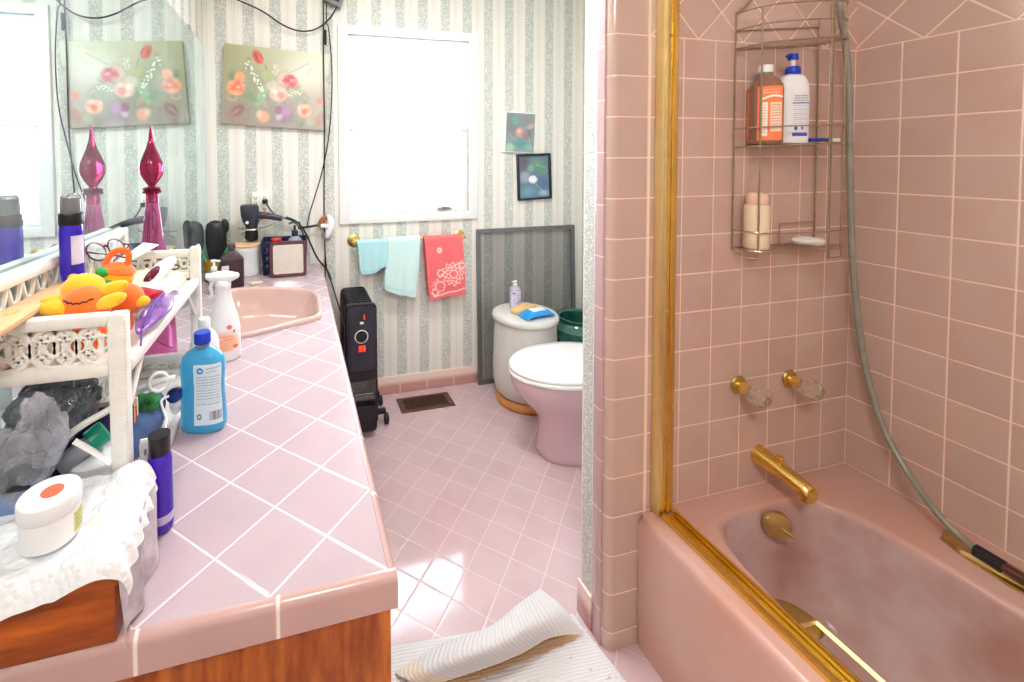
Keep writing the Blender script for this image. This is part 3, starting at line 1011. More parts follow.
pic = thing('small_canvas', 'small pale unframed canvas of a pink blossom above the dark framed picture', 'picture', (1.774, 1.43, 1.522))
MB().box((-.106, 1.424, -.123), (.106, 1.442, .123), .002).xf(Matrix.Translation((1.774, 0, 1.522)) @ Matrix.Rotation(math.radians(2.5), 4, 'Y')).build('stretcher', M['white_paint'], pic)
painted('painted_front', im.a, lambda u, v: (lambda q: (q[0], 1.4234, q[1]))(P1((u - .46) * .192 + .0, (.5 - v) * .236)), M['paint'], pic)

P2 = tilt_frame(1.883, 1.250, math.radians(-2.2))
im = Img(60, 76, (92, 120, 140))
im.ell(.15, .15, .3, .3, (84, 78, 92), 0, .8).ell(.6, .2, .3, .2, (96, 150, 120), 0, .7).ell(.8, .35, .25, .2, (92, 140, 112), .2, .6).ell(.4, .3, .15, .12, (120, 170, 150), 0, .6).ell(.2, .5, .22, .18, (150, 160, 180), .2, .5)
im.ell(.75, .65, .3, .2, (74, 108, 150), 0, .7).ell(.3, .85, .35, .18, (96, 150, 170), 0, .7).ell(.8, .9, .25, .1, (150, 180, 196), 0, .7).line(.5, .65, .9, .95, .012, (190, 206, 216), .7).line(.55, .2, .9, .3, .010, (170, 200, 180), .6)
for k in range(9):
    a = k * 2 * PI / 9
    im.ell(.46 + .09 * math.cos(a), .56 + .055 * math.sin(a), .085, .035, (236, 242, 246), a * .8, .4)
im.ell(.46, .56, .05, .035, (250, 246, 220), 0, .6)
pic = thing('framed_picture', 'dark framed print of a white water lily above the grey screen panel', 'picture', (1.883, 1.43, 1.25))
fm = Matrix.Translation((1.883, 0, 1.25)) @ Matrix.Rotation(math.radians(-2.2), 4, 'Y')
mb = MB()
for lo, hi in (((-.116, -.143), (.116, -.130)), ((-.116, .130), (.116, .143)), ((-.116, -.130), (-.103, .130)), ((.103, -.130), (.116, .130))):
    mb.box((lo[0], 1.424, lo[1]), (hi[0], 1.442, hi[1]), .002)
mb.xf(fm).build('frame', pm('dark blue black frame', (30, 40, 56), .3), pic)
painted('print', im.a, lambda u, v: (lambda q: (q[0], 1.4345, q[1]))(P2((u - .5) * .207, (.5 - v) * .262)), M['print'], pic)

# towel bar
ba = thing('towel_bar', 'brass towel bar with round rosettes under the window', 'towel bar', (1.07, YW, .905))
MB().tube([(.742, 1.392, .909), (1.412, 1.392, .905)], .0065, 14).build('rod', M['gold'], ba)
for x, z in ((.757, .909), (1.388, .905)):
    r_ = MB().lathe([(.034, 0), (.036, .004), (.030, .009), (.020, .012), (.018, .016), (.001, .017)], (x, YW - .0005, z), 28, M=Matrix.Rotation(PI / 2, 4, 'X')).build('rosette', M['gold_dull'], ba)
    MB().lathe([(.011, .012), (.010, .035), (.014, .042), (.016, .055), (.010, .064), (.001, .066)], (x, YW, z), 20, M=Matrix.Rotation(PI / 2, 4, 'X')).build('bracket', M['gold'], r_)


def towel(name, label, tl, tr, bl, br, img, yoff=0.0, wave=.004, back=.5, gather=None, thick=.004, group=None, sd=0):
    """cloth folded over the rod: back panel, over the rod, front panel (corners in picture pixels on the front plane)"""
    yf = 1.3835 - yoff
    TL, TR, BL, BR = [ony(*p, yf) for p in (tl, tr, bl, br)]
    rr = .0105 + yoff

    def fn(u, v):
        zr = .907
        top = TL.lerp(TR, u); bot = BL.lerp(BR, u)
        wv = wave * math.sin(u * 9 + sd) + wave * .6 * math.sin(u * 17 + 1 + sd)
        if v < .22:
            t_ = 1 - v / .22
            p = top.lerp(bot, t_ * back)
            return (p.x, 1.392 + rr + wv * t_ * .4, zr - t_ * back * (zr - bot.z))
        if v < .32:
            a = PI * (v - .22) / .10
            return (top.x, 1.392 + rr * math.cos(a), zr + rr * math.sin(a))
        t_ = (v - .32) / .68
        p = top.lerp(bot, t_)
        dz = 0
        if gather: dz = gather(u, t_)
        return (p.x + .004 * math.sin(t_ * 7 + u * 5) * t_, 1.392 - rr - .002 + (wv - .006) * t_, zr + (bot.z - zr) * t_ + dz)
    o = painted(name, img, fn, M['towel_print'], None, ((TL + TR) / 2), label=label, cat='towel')
    md = o.modifiers.new('thickness', 'SOLIDIFY'); md.thickness = thick; md.offset = 0
    return o


im = Img(40, 60, (176, 226, 234)); im.rect(0, .92, 1, 1, (166, 216, 228))
towel('face_cloth', 'short light blue washcloth at the left end of the brass towel bar', (357, 242), (389, 241), (361, 275), (386, 266), im.a, 0, .005, .85, gather=lambda u, t_: -.012 * math.sin(u * PI) * t_)
im = Img(40, 60, (204, 238, 238)); im.rect(0, .93, 1, .96, (190, 228, 230)); im.ell(.7, .6, .2, .4, (214, 242, 242), 0, .9, .6)
towel('hand_towel', 'longer pale aqua towel hanging in the middle of the brass bar', (388, 240), (420, 239), (384, 290), (416, 297), im.a, .008, .006, 1.03, sd=2, gather=lambda u, t_: -.01 * math.sin(u * PI) * t_)
# coral towel with white paisley rose border
im = Img(120, 190, (236, 100, 106))
V0 = .32
vy = lambda t_: V0 + (1 - V0) * t_
for k in range(7):
    a = k * 2 * PI / 7; im.ell(.37 + .045 * math.cos(a), vy(.20) + .022 * math.sin(a), .03, .016, (250, 226, 206), 0, .4)
im.ell(.37, vy(.20), .024, .013, (236, 110, 106), 0, .4)
lace = (250, 206, 200)
im.line(.12, vy(.95), .98, vy(.90), .01, lace)
for (cx_, t_, rad, n) in ((.68, .62, .26, 12), (.68, .62, .18, 9), (.68, .62, .10, 6), (.30, .80, .12, 7), (.36, .58, .08, 6), (.92, .50, .08, 6), (.16, .88, .08, 6)):
    for k in range(n * 6):
        a = k * 2 * PI / (n * 6); q = rad * (1 + .13 * math.cos(n * a))
        im.ell(cx_ + q * math.cos(a), vy(t_) + q * .46 * math.sin(a), .022, .0105, lace, 0, .5, .95)
for k in range(40):
    t_ = k / 39; im.ell(.1 + .86 * t_, vy(.42 + .34 * (1 - t_) ** 1.4) + .012 * math.sin(k * 1.9), .018, .009, lace, 0, .5, .9)
for k in range(30): im.ell(.1 + .86 * k / 29, vy(.86) + .018 * math.sin(k * 1.3), .02, .009, (206, 60, 74), 0, .5, .7)
towel('patterned_towel', 'coral red towel with white rose pattern at the right end of the brass bar', (424, 238), (462, 237), (429, 300), (466, 293), im.a, .003, .007, .95, sd=4)

# outlet, plug
ol = thing('wall_outlet', 'ivory six-way wall outlet on the striped wall below the canvas', 'outlet', (.262, YW, 1.14))
M['ivory'] = pm('ivory plastic', (242, 242, 232), .4, var=.02)
MB().box((.219, YW - .030, 1.083), (.305, YW - .0005, 1.197), .005).build('body', M['ivory'], ol)
for k, (x, z) in enumerate(((.238, 1.165), (.284, 1.165), (.238, 1.135), (.284, 1.135), (.238, 1.105), (.284, 1.105))):
    if k == 3: continue
    MB().box((x - .006, YW - .0315, z - .006), (x - .003, YW - .0295, z + .006)).box((x + .003, YW - .0315, z - .006), (x + .006, YW - .0295, z + .006)).cyl((x, YW - .0315, z - .010), (x, YW - .0295, z - .010), .0028, seg=8).build('socket', M['black_plastic'], ol)
pg = thing('dryer_plug', 'black plug with curling cord pushed into the ivory outlet', 'plug', (.284, YW - .03, 1.15))
MB().box((.272, 1.388, 1.135), (.300, 1.4125, 1.158), .005).build('plug_body', M['black_plastic'], pg)
MB().tube([(.290, 1.388, 1.145), (.315, 1.390, 1.10), (.345, 1.396, 1.070), (.385, 1.397, 1.055), (.43, 1.396, 1.035), (.47, 1.396, .99), (.485, 1.39, .95)], .0035, 8, 8).build('cord', M['black_plastic'], pg)

# cords on the wall beside the window
ca = thing('cable_box', 'small grey adapter box hung with looping black cables at the top of the striped wall', 'adapter', ony(333, 4, 1.42))
q = ony(333, 2, 1.42)
MB().box((q.x - .055, 1.395, q.z - .02), (q.x + .05, 1.440, q.z + .06), .006, M=Rot(math.radians(20), 'Y', q)).build('body', M['grey_plastic'], ca)
MB().box((q.x - .005, 1.391, q.z + .002), (q.x + .03, 1.396, q.z + .03), .002, M=Rot(math.radians(20), 'Y', q)).build('socket', M['black_plastic'], ca)
MB().tube([ony(*p, 1.405) for p in ((196, -60), (206, -30), (222, -9), (236, -1), (262, 11), (283, 25), (300, 31), (316, 29), (329, 19), (337, 6), (339, -6))], .0042, 8, 8).build('cable', M['black_plastic'], ca)
MB().tube([ony(p[0], p[1], p[2]) for p in ((323.5, -4, 1.409), (323.5, 60, 1.409), (324.5, 130, 1.411), (324, 200, 1.434), (325, 250, 1.434), (325.5, 300, 1.434))], .0036, 8, 6).build('cable', M['black_plastic'], ca)
MB().tube([ony(p[0], p[1], 1.402 if p[1] < 130 else 1.428) for p in ((326.5, 2), (326.5, 22), (328.5, 28), (331, 54), (332, 80), (331, 112), (328, 142), (322, 172), (315, 196), (310, 212), (307, 227))], .0032, 8, 6).build('cable', M['black_plastic'], ca)
MB().tube([ony(*p, 1.407) for p in ((325, 30), (325, 45))], .009, 8).build('cable_clamp', M['black_plastic'], ca)
cu = thing('curling_iron', 'dark curling iron hung by the window casing with brown and white plugs', 'curling iron', ony(322, 226, 1.41))
MB().tube([ony(298, 228, 1.40), ony(303, 227.5, 1.40), ony(323, 224.5, 1.40)], .0062, 12).build('barrel', M['black_plastic'], cu)
MB().tube([ony(319, 227, 1.40), ony(322, 221, 1.40), ony(327, 216, 1.40)], .013, 12, 4, taper=lambda t: .8 + .5 * math.sin(t * PI)).build('brown_plug', M['plug_brown'], cu)
MB().tube([ony(328, 215, 1.395), ony(331, 222, 1.395), ony(329, 231, 1.395), ony(327, 238, 1.395)], .017, 12, 5, taper=lambda t: .6 + .6 * math.sin(t * PI)).tube([ony(321, 226, 1.39), ony(325, 226, 1.388), ony(330, 228, 1.39)], .012, 10, 4).build('white_plug', M['white_plastic'], cu)
MB().tube([ony(322.5, 232, 1.395), ony(325, 240, 1.395)], .010, 10).build('grey_plug', M['grey_plastic'], cu)
MB().tube([ony(*p, 1.405) for p in ((286, 217), (297, 222), (305, 232), (312, 247), (318, 259), (327, 270), (331, 279))], .0048, 8, 6).build('cord', M['black_plastic'], cu)

# hair dryer in a wire holder
hd = thing('hair_dryer', 'dark hair dryer resting in a wire holder under the ivory outlet', 'hair dryer', (.22, 1.36, 1.03))
rings = []
A = Vector((.212, 1.352, 1.136)); B = Vector((.222, 1.352, 1.020))
for t_, r in ((-.02, .001), (-.02, .030), (0, .041), (.12, .046), (.45, .046), (.75, .040), (.95, .030), (1.0, .028)):
    p = A.lerp(B, t_); rings.append([p + Vector((r * math.cos(2 * PI * k / 28), r * .8 * math.sin(2 * PI * k / 28), 0)) for k in range(28)])
M['dryer'] = pm('dark slate plastic', (50, 54, 66), .3, var=.1)
MB().loft(rings).build('barrel', M['dryer'], hd)
MB().lathe([(.026, 0), (.030, -.01), (.033, -.05), (.028, -.066), (.001, -.066)], (.222, 1.352, 1.020), 24).build('nozzle', M['black_plastic'], hd)
MB().tube([(.245, 1.352, 1.082), (.29, 1.352, 1.078), (.335, 1.354, 1.068), (.372, 1.356, 1.058)], .019, 16, 6, taper=lambda t: 1.05 - .3 * t).build('handle', M['dryer'], hd)
MB().box((.27, 1.330, 1.088), (.30, 1.338, 1.094), .002).build('switch', M['red_plastic'], hd)
MB().cyl((.205, 1.3125, 1.050), (.205, 1.316, 1.050), .008).build('badge', M['white_plastic'], hd)
wh = thing('dryer_holder', 'silver wire hair dryer holder fixed to the far wall', 'holder', (.22, YW, 1.0))
M['wire'] = pm('silver wire', (190, 186, 180), .25, 1.0)
MB().torus((.222, 1.352, 1.014), .047, .003, seg=28).tube([(.175, 1.352, 1.014), (.15, 1.40, 1.010), (.15, YW - .001, 1.005)], .003, 8, 4).tube([(.269, 1.352, 1.014), (.31, 1.40, 1.018), (.32, YW - .001, 1.02)], .003, 8, 4).tube([(.16, YW - .002, .97), (.20, 1.41, 1.0), (.25, 1.40, 1.04), (.30, YW - .002, 1.07)], .0026, 8, 5).build('ring', M['wire'], wh)

# ================================================================== HEATER
he = thing('oil_heater', 'black finned oil-filled radiator heater on wheels below the towel bar', 'heater', (.745, 1.24, 0))
hx0, hx1 = .662, .826
poly = round_poly([(hx0, .06), (hx1, .06), (hx1 - .004, .662), (hx0 + .004, .662)], .028, 6)
M['heater'] = pm('glossy black heater plastic', (24, 23, 30), .22, var=.1)
mb = MB(); mb.prism([(p[0], p[1]) for p in poly], 1.085, 1.115, axis=1, bev=.004)
fp = mb.build('control_panel', M['heater'], he)
poly = round_poly([(hx0 + .014, .335), (hx1 - .014, .335), (hx1 - .008, .65), (hx0 + .008, .65)], .03, 6)
mb = MB(); mb.prism([(p[0], p[1]) for p in poly], 1.080, 1.0855, axis=1, bev=.002)
M['heater_gloss'] = pm('dark slate panel', (44, 46, 60), .12, var=.1)
mb.build('fascia', M['heater_gloss'], fp)
MB().torus((.745, 1.0795, .505), .031, .0025, axis=(0, 1, 0), seg=36).build('dial_ring', M['white_plastic'], fp)
MB().cyl((.745, 1.080, .505), (.745, 1.066, .505), .024, .021, 28).build('dial', M['heater'], fp)
t = NT('lit red switch'); M['lit_red'] = t.done(t.bsdf(lin((230, 40, 30)), .3, emit=lin((255, 60, 30)), estr=1.2))
for x in (.738, .756):
    MB().box((x - .007, 1.074, .432), (x + .007, 1.081, .462), .002).build('switch', M['lit_red'], fp)
MB().box((.757, 1.079, .588), (.762, 1.0806, .612)).build('indicator', M['lit_red'], fp)
MB().box((.738, 1.0788, .566), (.756, 1.0806, .578), .001).build('emblem', M['white_plastic'], fp)
im = Img(90, 60, (30, 29, 37)); im.text_lines(.08, .7, (.10, .22, .34, .46), (120, 118, 126), .03, 4); im.text_lines(.3, .9, (.66, .78), (190, 190, 196), .04, 5); im.line(.05, .9, .95, .9, .012, (150, 150, 160))
painted('rating_text', im.a, lambda u, v: (.672 + u * .142, 1.0842, .285 - v * .10), M['print'], fp)
poly = round_poly([(hx0 + .022, .035), (hx1 - .008, .035), (hx1 - .010, .165), (hx0 + .024, .165)], .028, 6)
MB().prism([(p[0], p[1]) for p in poly], 1.068, 1.086, axis=1, bev=.004).build('cord_wrap', M['heater'], fp)
for k in range(8):
    y = 1.135 + k * .034
    poly = round_poly([(hx0 + .006, .085), (hx1 - .006, .085), (hx1 - .010, .662), (hx0 + .010, .662)], .035, 6)
    MB().prism([(p[0], p[1]) for p in poly], y, y + .012, axis=1, bev=.004).build('fin', M['heater'], he)
MB().cyl((.745, 1.115, .15), (.745, 1.40, .15), .03).cyl((.745, 1.115, .62), (.745, 1.40, .62), .03).box((.72, 1.115, .14), (.77, 1.39, .63)).build('core', M['black_plastic'], he)
for y in (1.175, 1.345):
    MB().box((.664, y - .012, .055), (.880, y + .012, .080), .004).build('wheel_bracket', M['black_plastic'], he)
    for x in (.690, .884):
        wv_ = MB().lathe([(.018, -.012), (.026, -.009), (.026, .009), (.018, .012)], (x, y, .0265), 20, M=Matrix.Rotation(PI / 2, 4, 'Y')).build('wheel', M['black_rubber'], he)
MB().tube([(.664, 1.14, .55), (.655, 1.17, .60), (.645, 1.24, .63), (.625, 1.35, .70), (.605, 1.412, .76), (.596, 1.418, .84)], .004, 8, 6).build('power_cord', M['black_plastic'], he)

# floor vent
fv = thing('floor_vent', 'brown metal floor register set in the pink tiles by the base of the far wall', 'vent', (1.133, 1.303, 0))
mb = MB()
for lo, hi in (((.980, 1.232), (1.286, 1.252)), ((.980, 1.352), (1.286, 1.372)), ((.980, 1.252), (1.012, 1.352)), ((1.254, 1.252), (1.286, 1.352))):
    mb.box((*lo, .0005), (*hi, .006), .0015)
mb.build('frame', M['vent'], fv)
MB().box((1.011, 1.251, .0004), (1.255, 1.353, .0012)).build('duct_opening', M['vent_dark'], fv, smooth=False)
for k in range(20):
    x = 1.016 + k * .0122
    MB().box((x, 1.251, .0012), (x + .0045, 1.353, .0052), M=Rot(.4, 'Y', (x, 0, .003))).build('louver', M['vent'], fv, smooth=False)

# grey insect screen leaning on the wall
sc_ = thing('screen_panel', 'grey framed insect screen leaning against the striped wall behind the pale bin', 'screen', (1.83, 1.41, 0))
lean = lambda z: 1.398 + .030 * z / .94
mb = MB()
for (x0, x1, z0, z1) in ((1.495, 2.168, .002, .026), (1.495, 2.168, .914, .938), (1.495, 1.522, .026, .914), (2.141, 2.168, .026, .914)):
    mb.loft([[(x0, lean(z) + dy, z), (x1, lean(z) + dy, z), (x1, lean(z) + .010 + dy, z), (x0, lean(z) + .010 + dy, z)] for z, dy in ((z0, 0), (z1, 0))])
mb.build('frame', M['grey_metal'], sc_, smooth=False)
MB().sheet(lambda u, v: (1.52 + u * .623, lean(.02 + v * .90) + .005, .02 + v * .90), 2, 2).build('mesh', M['screen'], sc_)

# pale bin with wood base
bx, by = 1.685, 1.190
bn = thing('lidded_bin', 'pale grey round lidded bin on a honey wood base behind the toilet', 'bin', (bx, by, 0))
MB().lathe([(.150, .001), (.158, .01), (.160, .035), (.150, .05), (.001, .05)], (bx, by, 0), 48).build('base', M['can_base'], bn)
MB().lathe([(.140, .050), (.162, .07), (.174, .12), (.177, .20), (.172, .35), (.166, .463), (.001, .463)], (bx, by, 0), 56).build('body', M['can_grey'], bn)
MB().lathe([(.172, .464), (.178, .468), (.182, .480), (.180, .492), (.174, .499), (.15, .503), (.001, .505)], (bx, by, 0), 56).build('lid', M['can_grey'], bn)
MB().ell((bx - .10, by - .153, .115), (.007, .004, .007)).build('button', M['black_plastic'], bn)

lb = onz(515, 307, .5052)
lo_ = thing('lotion_bottle', 'lilac lotion pump bottle on the pale grey bin lid', 'bottle', lb)
MB().lathe([(.024, .0005), (.028, .004), (.029, .03), (.029, .095), (.026, .112), (.016, .120), (.012, .122), (.001, .122)], lb, 32, sx=1.15, sy=.8).build('body', M['lilac_bottle'], lo_)
im = Img(60, 90, (212, 208, 234)); im.ell(.25, .12, .2, .05, (90, 74, 130), 0, .4).text_lines(.15, .85, (.2, .27), (120, 110, 160), .025, 2); im.ell(.5, .62, .34, .25, (176, 168, 210), 0, .3).ell(.5, .62, .26, .19, (214, 210, 236), 0, .3).ell(.6, .7, .2, .18, (160, 150, 200), .4, .5, .7)
painted('label', im.a, lambda u, v: (lb.x + .0342 * math.sin((u - .5) * 2.2), lb.y - .0238 * math.cos((u - .5) * 2.2), lb.z + .098 - v * .088), M['print'], lo_)
MB().lathe([(.012, .122), (.013, .134), (.006, .136), (.005, .146), (.001, .146)], lb, 20).tube([lb + Vector((-.020, -.006, .148)), lb + Vector((0, 0, .150)), lb + Vector((.010, .003, .149))], .006, 10).build('pump', M['white_plastic'], lo_)
c = onz(523, 310.5, .5055)
lf = thing('loofah_pad', 'tan sponge pad lying on the pale grey bin lid behind the blue packet', 'sponge', c)
MB().box((-.085, -.032, .0005), (.085, .032, .024), .008).noise(.002, 60).xf(Matrix.Translation(c) @ Matrix.Rotation(.45, 4, 'Z')).build('pad', M['sponge'], lf)
c = onz(535, 315, .5055)
wp = thing('wipes_packet', 'bright blue wipes packet with white flap lid on the pale grey bin', 'packet', c)
rings = []
for t_ in np.linspace(-1, 1, 13):
    w_ = .045 * (1 - .10 * t_ ** 4); h_ = .017 * (1 - abs(t_) ** 3) + .0015
    rings.append([Matrix.Rotation(.15, 3, 'Z') @ Vector((t_ * .095, w_ * math.cos(a), .0035 + h_ + h_ * math.sin(a))) + c + Vector((0, -.02, .026 * (1 if t_ > -2 else 0) * 0)) for a in np.linspace(0, 2 * PI, 17)[:-1]])
t = NT('wipes'); M['wipes'] = pm('bright blue film', (40, 150, 222), .25, var=.22, scale=40)
wb = MB().loft(rings).noise(.003, 40).build('pouch', M['wipes'], wp)
MB().box((-.042, -.024, 0), (.042, .024, .009), .006).xf(Matrix.Translation(c + Vector((.0, -.022, .034))) @ Matrix.Rotation(.15, 4, 'Z')).build('flap_lid', M['white_plastic'], wp)

# green pot
px_, py_ = 2.050, 1.215
gp = thing('glazed_pot', 'dark green glazed jardiniere with leaf relief between the pale bin and the toilet', 'pot', (px_, py_, 0))
prof = [(.09, .001), (.10, .01), (.095, .05), (.085, .12), (.10, .20), (.145, .29), (.165, .355), (.155, .405), (.125, .43), (.115, .445), (.128, .460), (.130, .470), (.120, .472), (.105, .462), (.105, .44), (.13, .38), (.13, .30), (.05, .22), (.001, .21)]
prof = [(r_, z_ * .93) for r_, z_ in prof]
MB().lathe(prof, (px_, py_, 0), 56).build('body', M['green_glaze'], gp)
M['green_leaf'] = pm('lighter green glaze', (70, 128, 112), .18, var=.2)
for k in range(9):
    a0 = -PI + k * .42
    mb = MB()
    for s_ in range(-3, 4):
        pts = []
        for t_ in (0, .33, .66, 1):
            z = .31 + .10 * t_ - abs(s_) * .010 * t_ * t_
            R0 = np.interp(z, [.20, .29, .355, .405], [.10, .145, .165, .155]) + .003
            a = a0 + s_ * .055 * t_
            pts.append((px_ + R0 * math.cos(a), py_ + R0 * math.sin(a), z * .93))
        mb.tube(pts, .0045, 6, 3, taper=lambda t: 1 - .8 * t)
    mb.build('leaf_relief', M['green_leaf'], gp)

# ================================================================== TOILET
tx, ty = 1.36, .765
TOX, TOZ = .022, .975
to = thing('toilet', 'pink toilet with closed white seat lid beside the papered partition wall', 'toilet', (1.72, ty, 0))


def egg(x0, x1, w, z, n=48, sq=2.0):
    out = []
    xm = x0 + (x1 - x0) * .52
    for k in range(n):
        a = 2 * PI * k / n
        c_, s_ = math.cos(a), math.sin(a)
        if c_ < 0: x = xm + (xm - x0) * c_
        else: x = xm + (x1 - xm) * math.copysign(abs(c_) ** (2 / 2.6), c_)
        out.append((x + TOX, ty + w * math.copysign(abs(s_) ** (2 / sq), s_), z * TOZ))
    return out


rings = [egg(1.50, 2.0, .128, .001, sq=2.6), egg(1.495, 2.0, .132, .012, sq=2.6), egg(1.500, 2.0, .126, .03, sq=2.6), egg(1.505, 1.99, .118, .10, sq=2.5), egg(1.505, 1.985, .116, .16, sq=2.5),
         egg(1.485, 1.985, .126, .205, sq=2.2), egg(1.43, 1.985, .155, .26), egg(1.385, 1.985, .178, .315), egg(1.366, 1.985, .186, .355), egg(1.362, 1.985, .188, .385), egg(1.370, 1.98, .184, .394)]
MB().loft(rings).build('bowl', M['toilet_pink'], to, angle=60)
MB().loft([egg(1.366, 1.90, .190, .3945), egg(1.357, 1.905, .195, .399), egg(1.357, 1.905, .195, .411), egg(1.362, 1.90, .192, .415)]).build('seat', M['porcelain_white'], to, angle=60)
ld = MB().loft([egg(1.364, 1.905, .191, .4155), egg(1.358, 1.910, .194, .420), egg(1.358, 1.910, .194, .430), egg(1.370, 1.90, .186, .438), egg(1.42, 1.87, .15, .442), egg(1.55, 1.78, .06, .443)]).build('lid', M['porcelain_white'], to, angle=60)
MB().box((1.930, ty - .09, .386), (1.955, ty + .09, .422), .008).build('hinge', M['porcelain_white'], to)
MB().box((2.008, ty - .20, .386), (2.262, ty + .20, .42), .01).box((2.06, ty - .235, .42), (2.262, ty + .235, .765), .02).build('tank', M['toilet_pink'], to)
MB().box((2.05, ty - .245, .766), (2.268, ty + .245, .800), .01).build('tank_lid', M['toilet_pink'], to)

# ================================================================== RUG
G = [(396, 671, .008), (440, 647, .008), (489, 632, .010), (520, 611, .012), (543, 592, .018)]
Rg = [(397, 675, .018), (446, 644, .055), (489, 628.5, .075), (517, 606.5, .082), (541, 590, .06)]
Mg = [(410, 681, .025), (452, 662, .066), (497, 645, .088), (532, 624, .09), (563, 608, .06)]
Lg = [(432, 685, .016), (489, 666, .036), (522, 652.5, .044), (551, 637, .044), (583, 634, .018)]
curves = [spline([onz(*p) for p in c_], 12) for c_ in (G, Rg, Mg, Lg)]
NU = len(curves[0])
flap_rows = [spline([curves[j][i] for j in range(4)], 8) for i in range(NU)]      # [u][v]
A0, A1, B0, B1 = onz(392, 652, .006), onz(576, 628, .006), onz(380, 760, .006), onz(640, 735, .006)
A0 = Vector((.66, .155, .006)); A1 = Vector((1.232, .105, .006)); B0 = Vector((.60, -.30, .006)); B1 = Vector((1.30, -.30, .006))
rug = thing('bath_rug', 'white ribbed cotton rug with its far corner flipped up on the pink tile floor', 'rug', (.95, 0, 0))
iw, ih = 170, 320
im = Img(iw, ih, (214, 213, 214))
rib = .5 + .5 * np.sin(im.y * ih * 2 * PI / 6.0)
im.over((rib < .25) * .6, (176, 174, 178))
# tan strip in front of the flipped edge
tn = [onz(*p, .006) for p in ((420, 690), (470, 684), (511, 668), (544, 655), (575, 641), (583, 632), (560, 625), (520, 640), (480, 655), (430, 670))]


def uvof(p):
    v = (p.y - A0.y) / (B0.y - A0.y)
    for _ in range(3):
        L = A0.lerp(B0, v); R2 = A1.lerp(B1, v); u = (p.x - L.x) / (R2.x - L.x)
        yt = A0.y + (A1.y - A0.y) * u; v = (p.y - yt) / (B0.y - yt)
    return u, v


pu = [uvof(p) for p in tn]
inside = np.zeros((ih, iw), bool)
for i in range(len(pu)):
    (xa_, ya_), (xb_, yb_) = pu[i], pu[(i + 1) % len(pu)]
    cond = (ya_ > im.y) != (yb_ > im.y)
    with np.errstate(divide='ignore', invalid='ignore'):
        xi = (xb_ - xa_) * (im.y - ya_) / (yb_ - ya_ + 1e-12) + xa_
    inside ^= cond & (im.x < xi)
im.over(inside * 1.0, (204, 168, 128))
rr_ = random.Random(11)
for k in range(60): im.ell(rr_.uniform(.3, 1), rr_.uniform(.05, .8), .004, .0045, (120, 110, 104), 0, .5, .8)


def rug_fn(u, v):
    p = A0.lerp(A1, u).lerp(B0.lerp(B1, u), v)
    return (p.x, p.y, .006 + .0012 * math.sin(v * ih * 2 * PI / 6.0) + .002 * math.sin(u * 11) * math.sin(v * 7))


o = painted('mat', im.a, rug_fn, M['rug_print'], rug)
md = o.modifiers.new('thickness', 'SOLIDIFY'); md.thickness = .004; md.offset = -1
fl = Img(180, 60, (212, 211, 212))
ph = fl.x * 38 + fl.y * 6
fl.over((.5 + .5 * np.sin(ph * 2 * PI) < .25) * .5, (180, 178, 182))
fl.over(np.clip((fl.y - .93) / .05, 0, 1), (230, 214, 192))
fl.over((fl.x < .12) * .5, (222, 196, 160))
arr = np.array([[list(p) for p in row] for row in flap_rows])


def flap_fn(u, v):
    i = u * (arr.shape[0] - 1); j = v * (arr.shape[1] - 1)
    i0 = min(int(i), arr.shape[0] - 2); j0 = min(int(j), arr.shape[1] - 2)
    a, b_ = i - i0, j - j0
    p = arr[i0, j0] * (1 - a) * (1 - b_) + arr[i0 + 1, j0] * a * (1 - b_) + arr[i0, j0 + 1] * (1 - a) * b_ + arr[i0 + 1, j0 + 1] * a * b_
    return (p[0], p[1], max(.009, p[2] + .0011 * math.sin((u * 38 + v * 6) * 2 * PI)))


o = painted('flipped_corner', fl.a, flap_fn, M['rug_print'], rug, label='flipped up corner')
md = o.modifiers.new('thickness', 'SOLIDIFY'); md.thickness = .004; md.offset = 0

# ================================================================== WICKER SHELF
ws = thing('wicker_shelf', 'white wicker two-tier shelf standing on the pink counter against the mirror', 'shelf', (.11, 0, ZC))
SX0, SX1, SY0, SY1 = .006, .201, -.268, .262          # outer sizes
PW = .0245
for (x, y) in ((SX0, SY0), (SX1 - PW, SY0), (SX0, SY1 - PW), (SX1 - PW, SY1 - PW)):
    top = 1.196 if x < .1 else 1.140
    mb = MB().box((x, y, ZC + .001), (x + PW, y + PW, top), .004)
    r_ = random.Random(int(x * 1000 + y * 777))
    for z in np.arange(ZC + .03, top - .01, .0052):
        mb.tube([(x + PW - .0004, y + .0004, z), (x + PW - .0004, y + .0004, z + .004)], .0014, 6)
    mb.build('post', M['wicker'], ws)


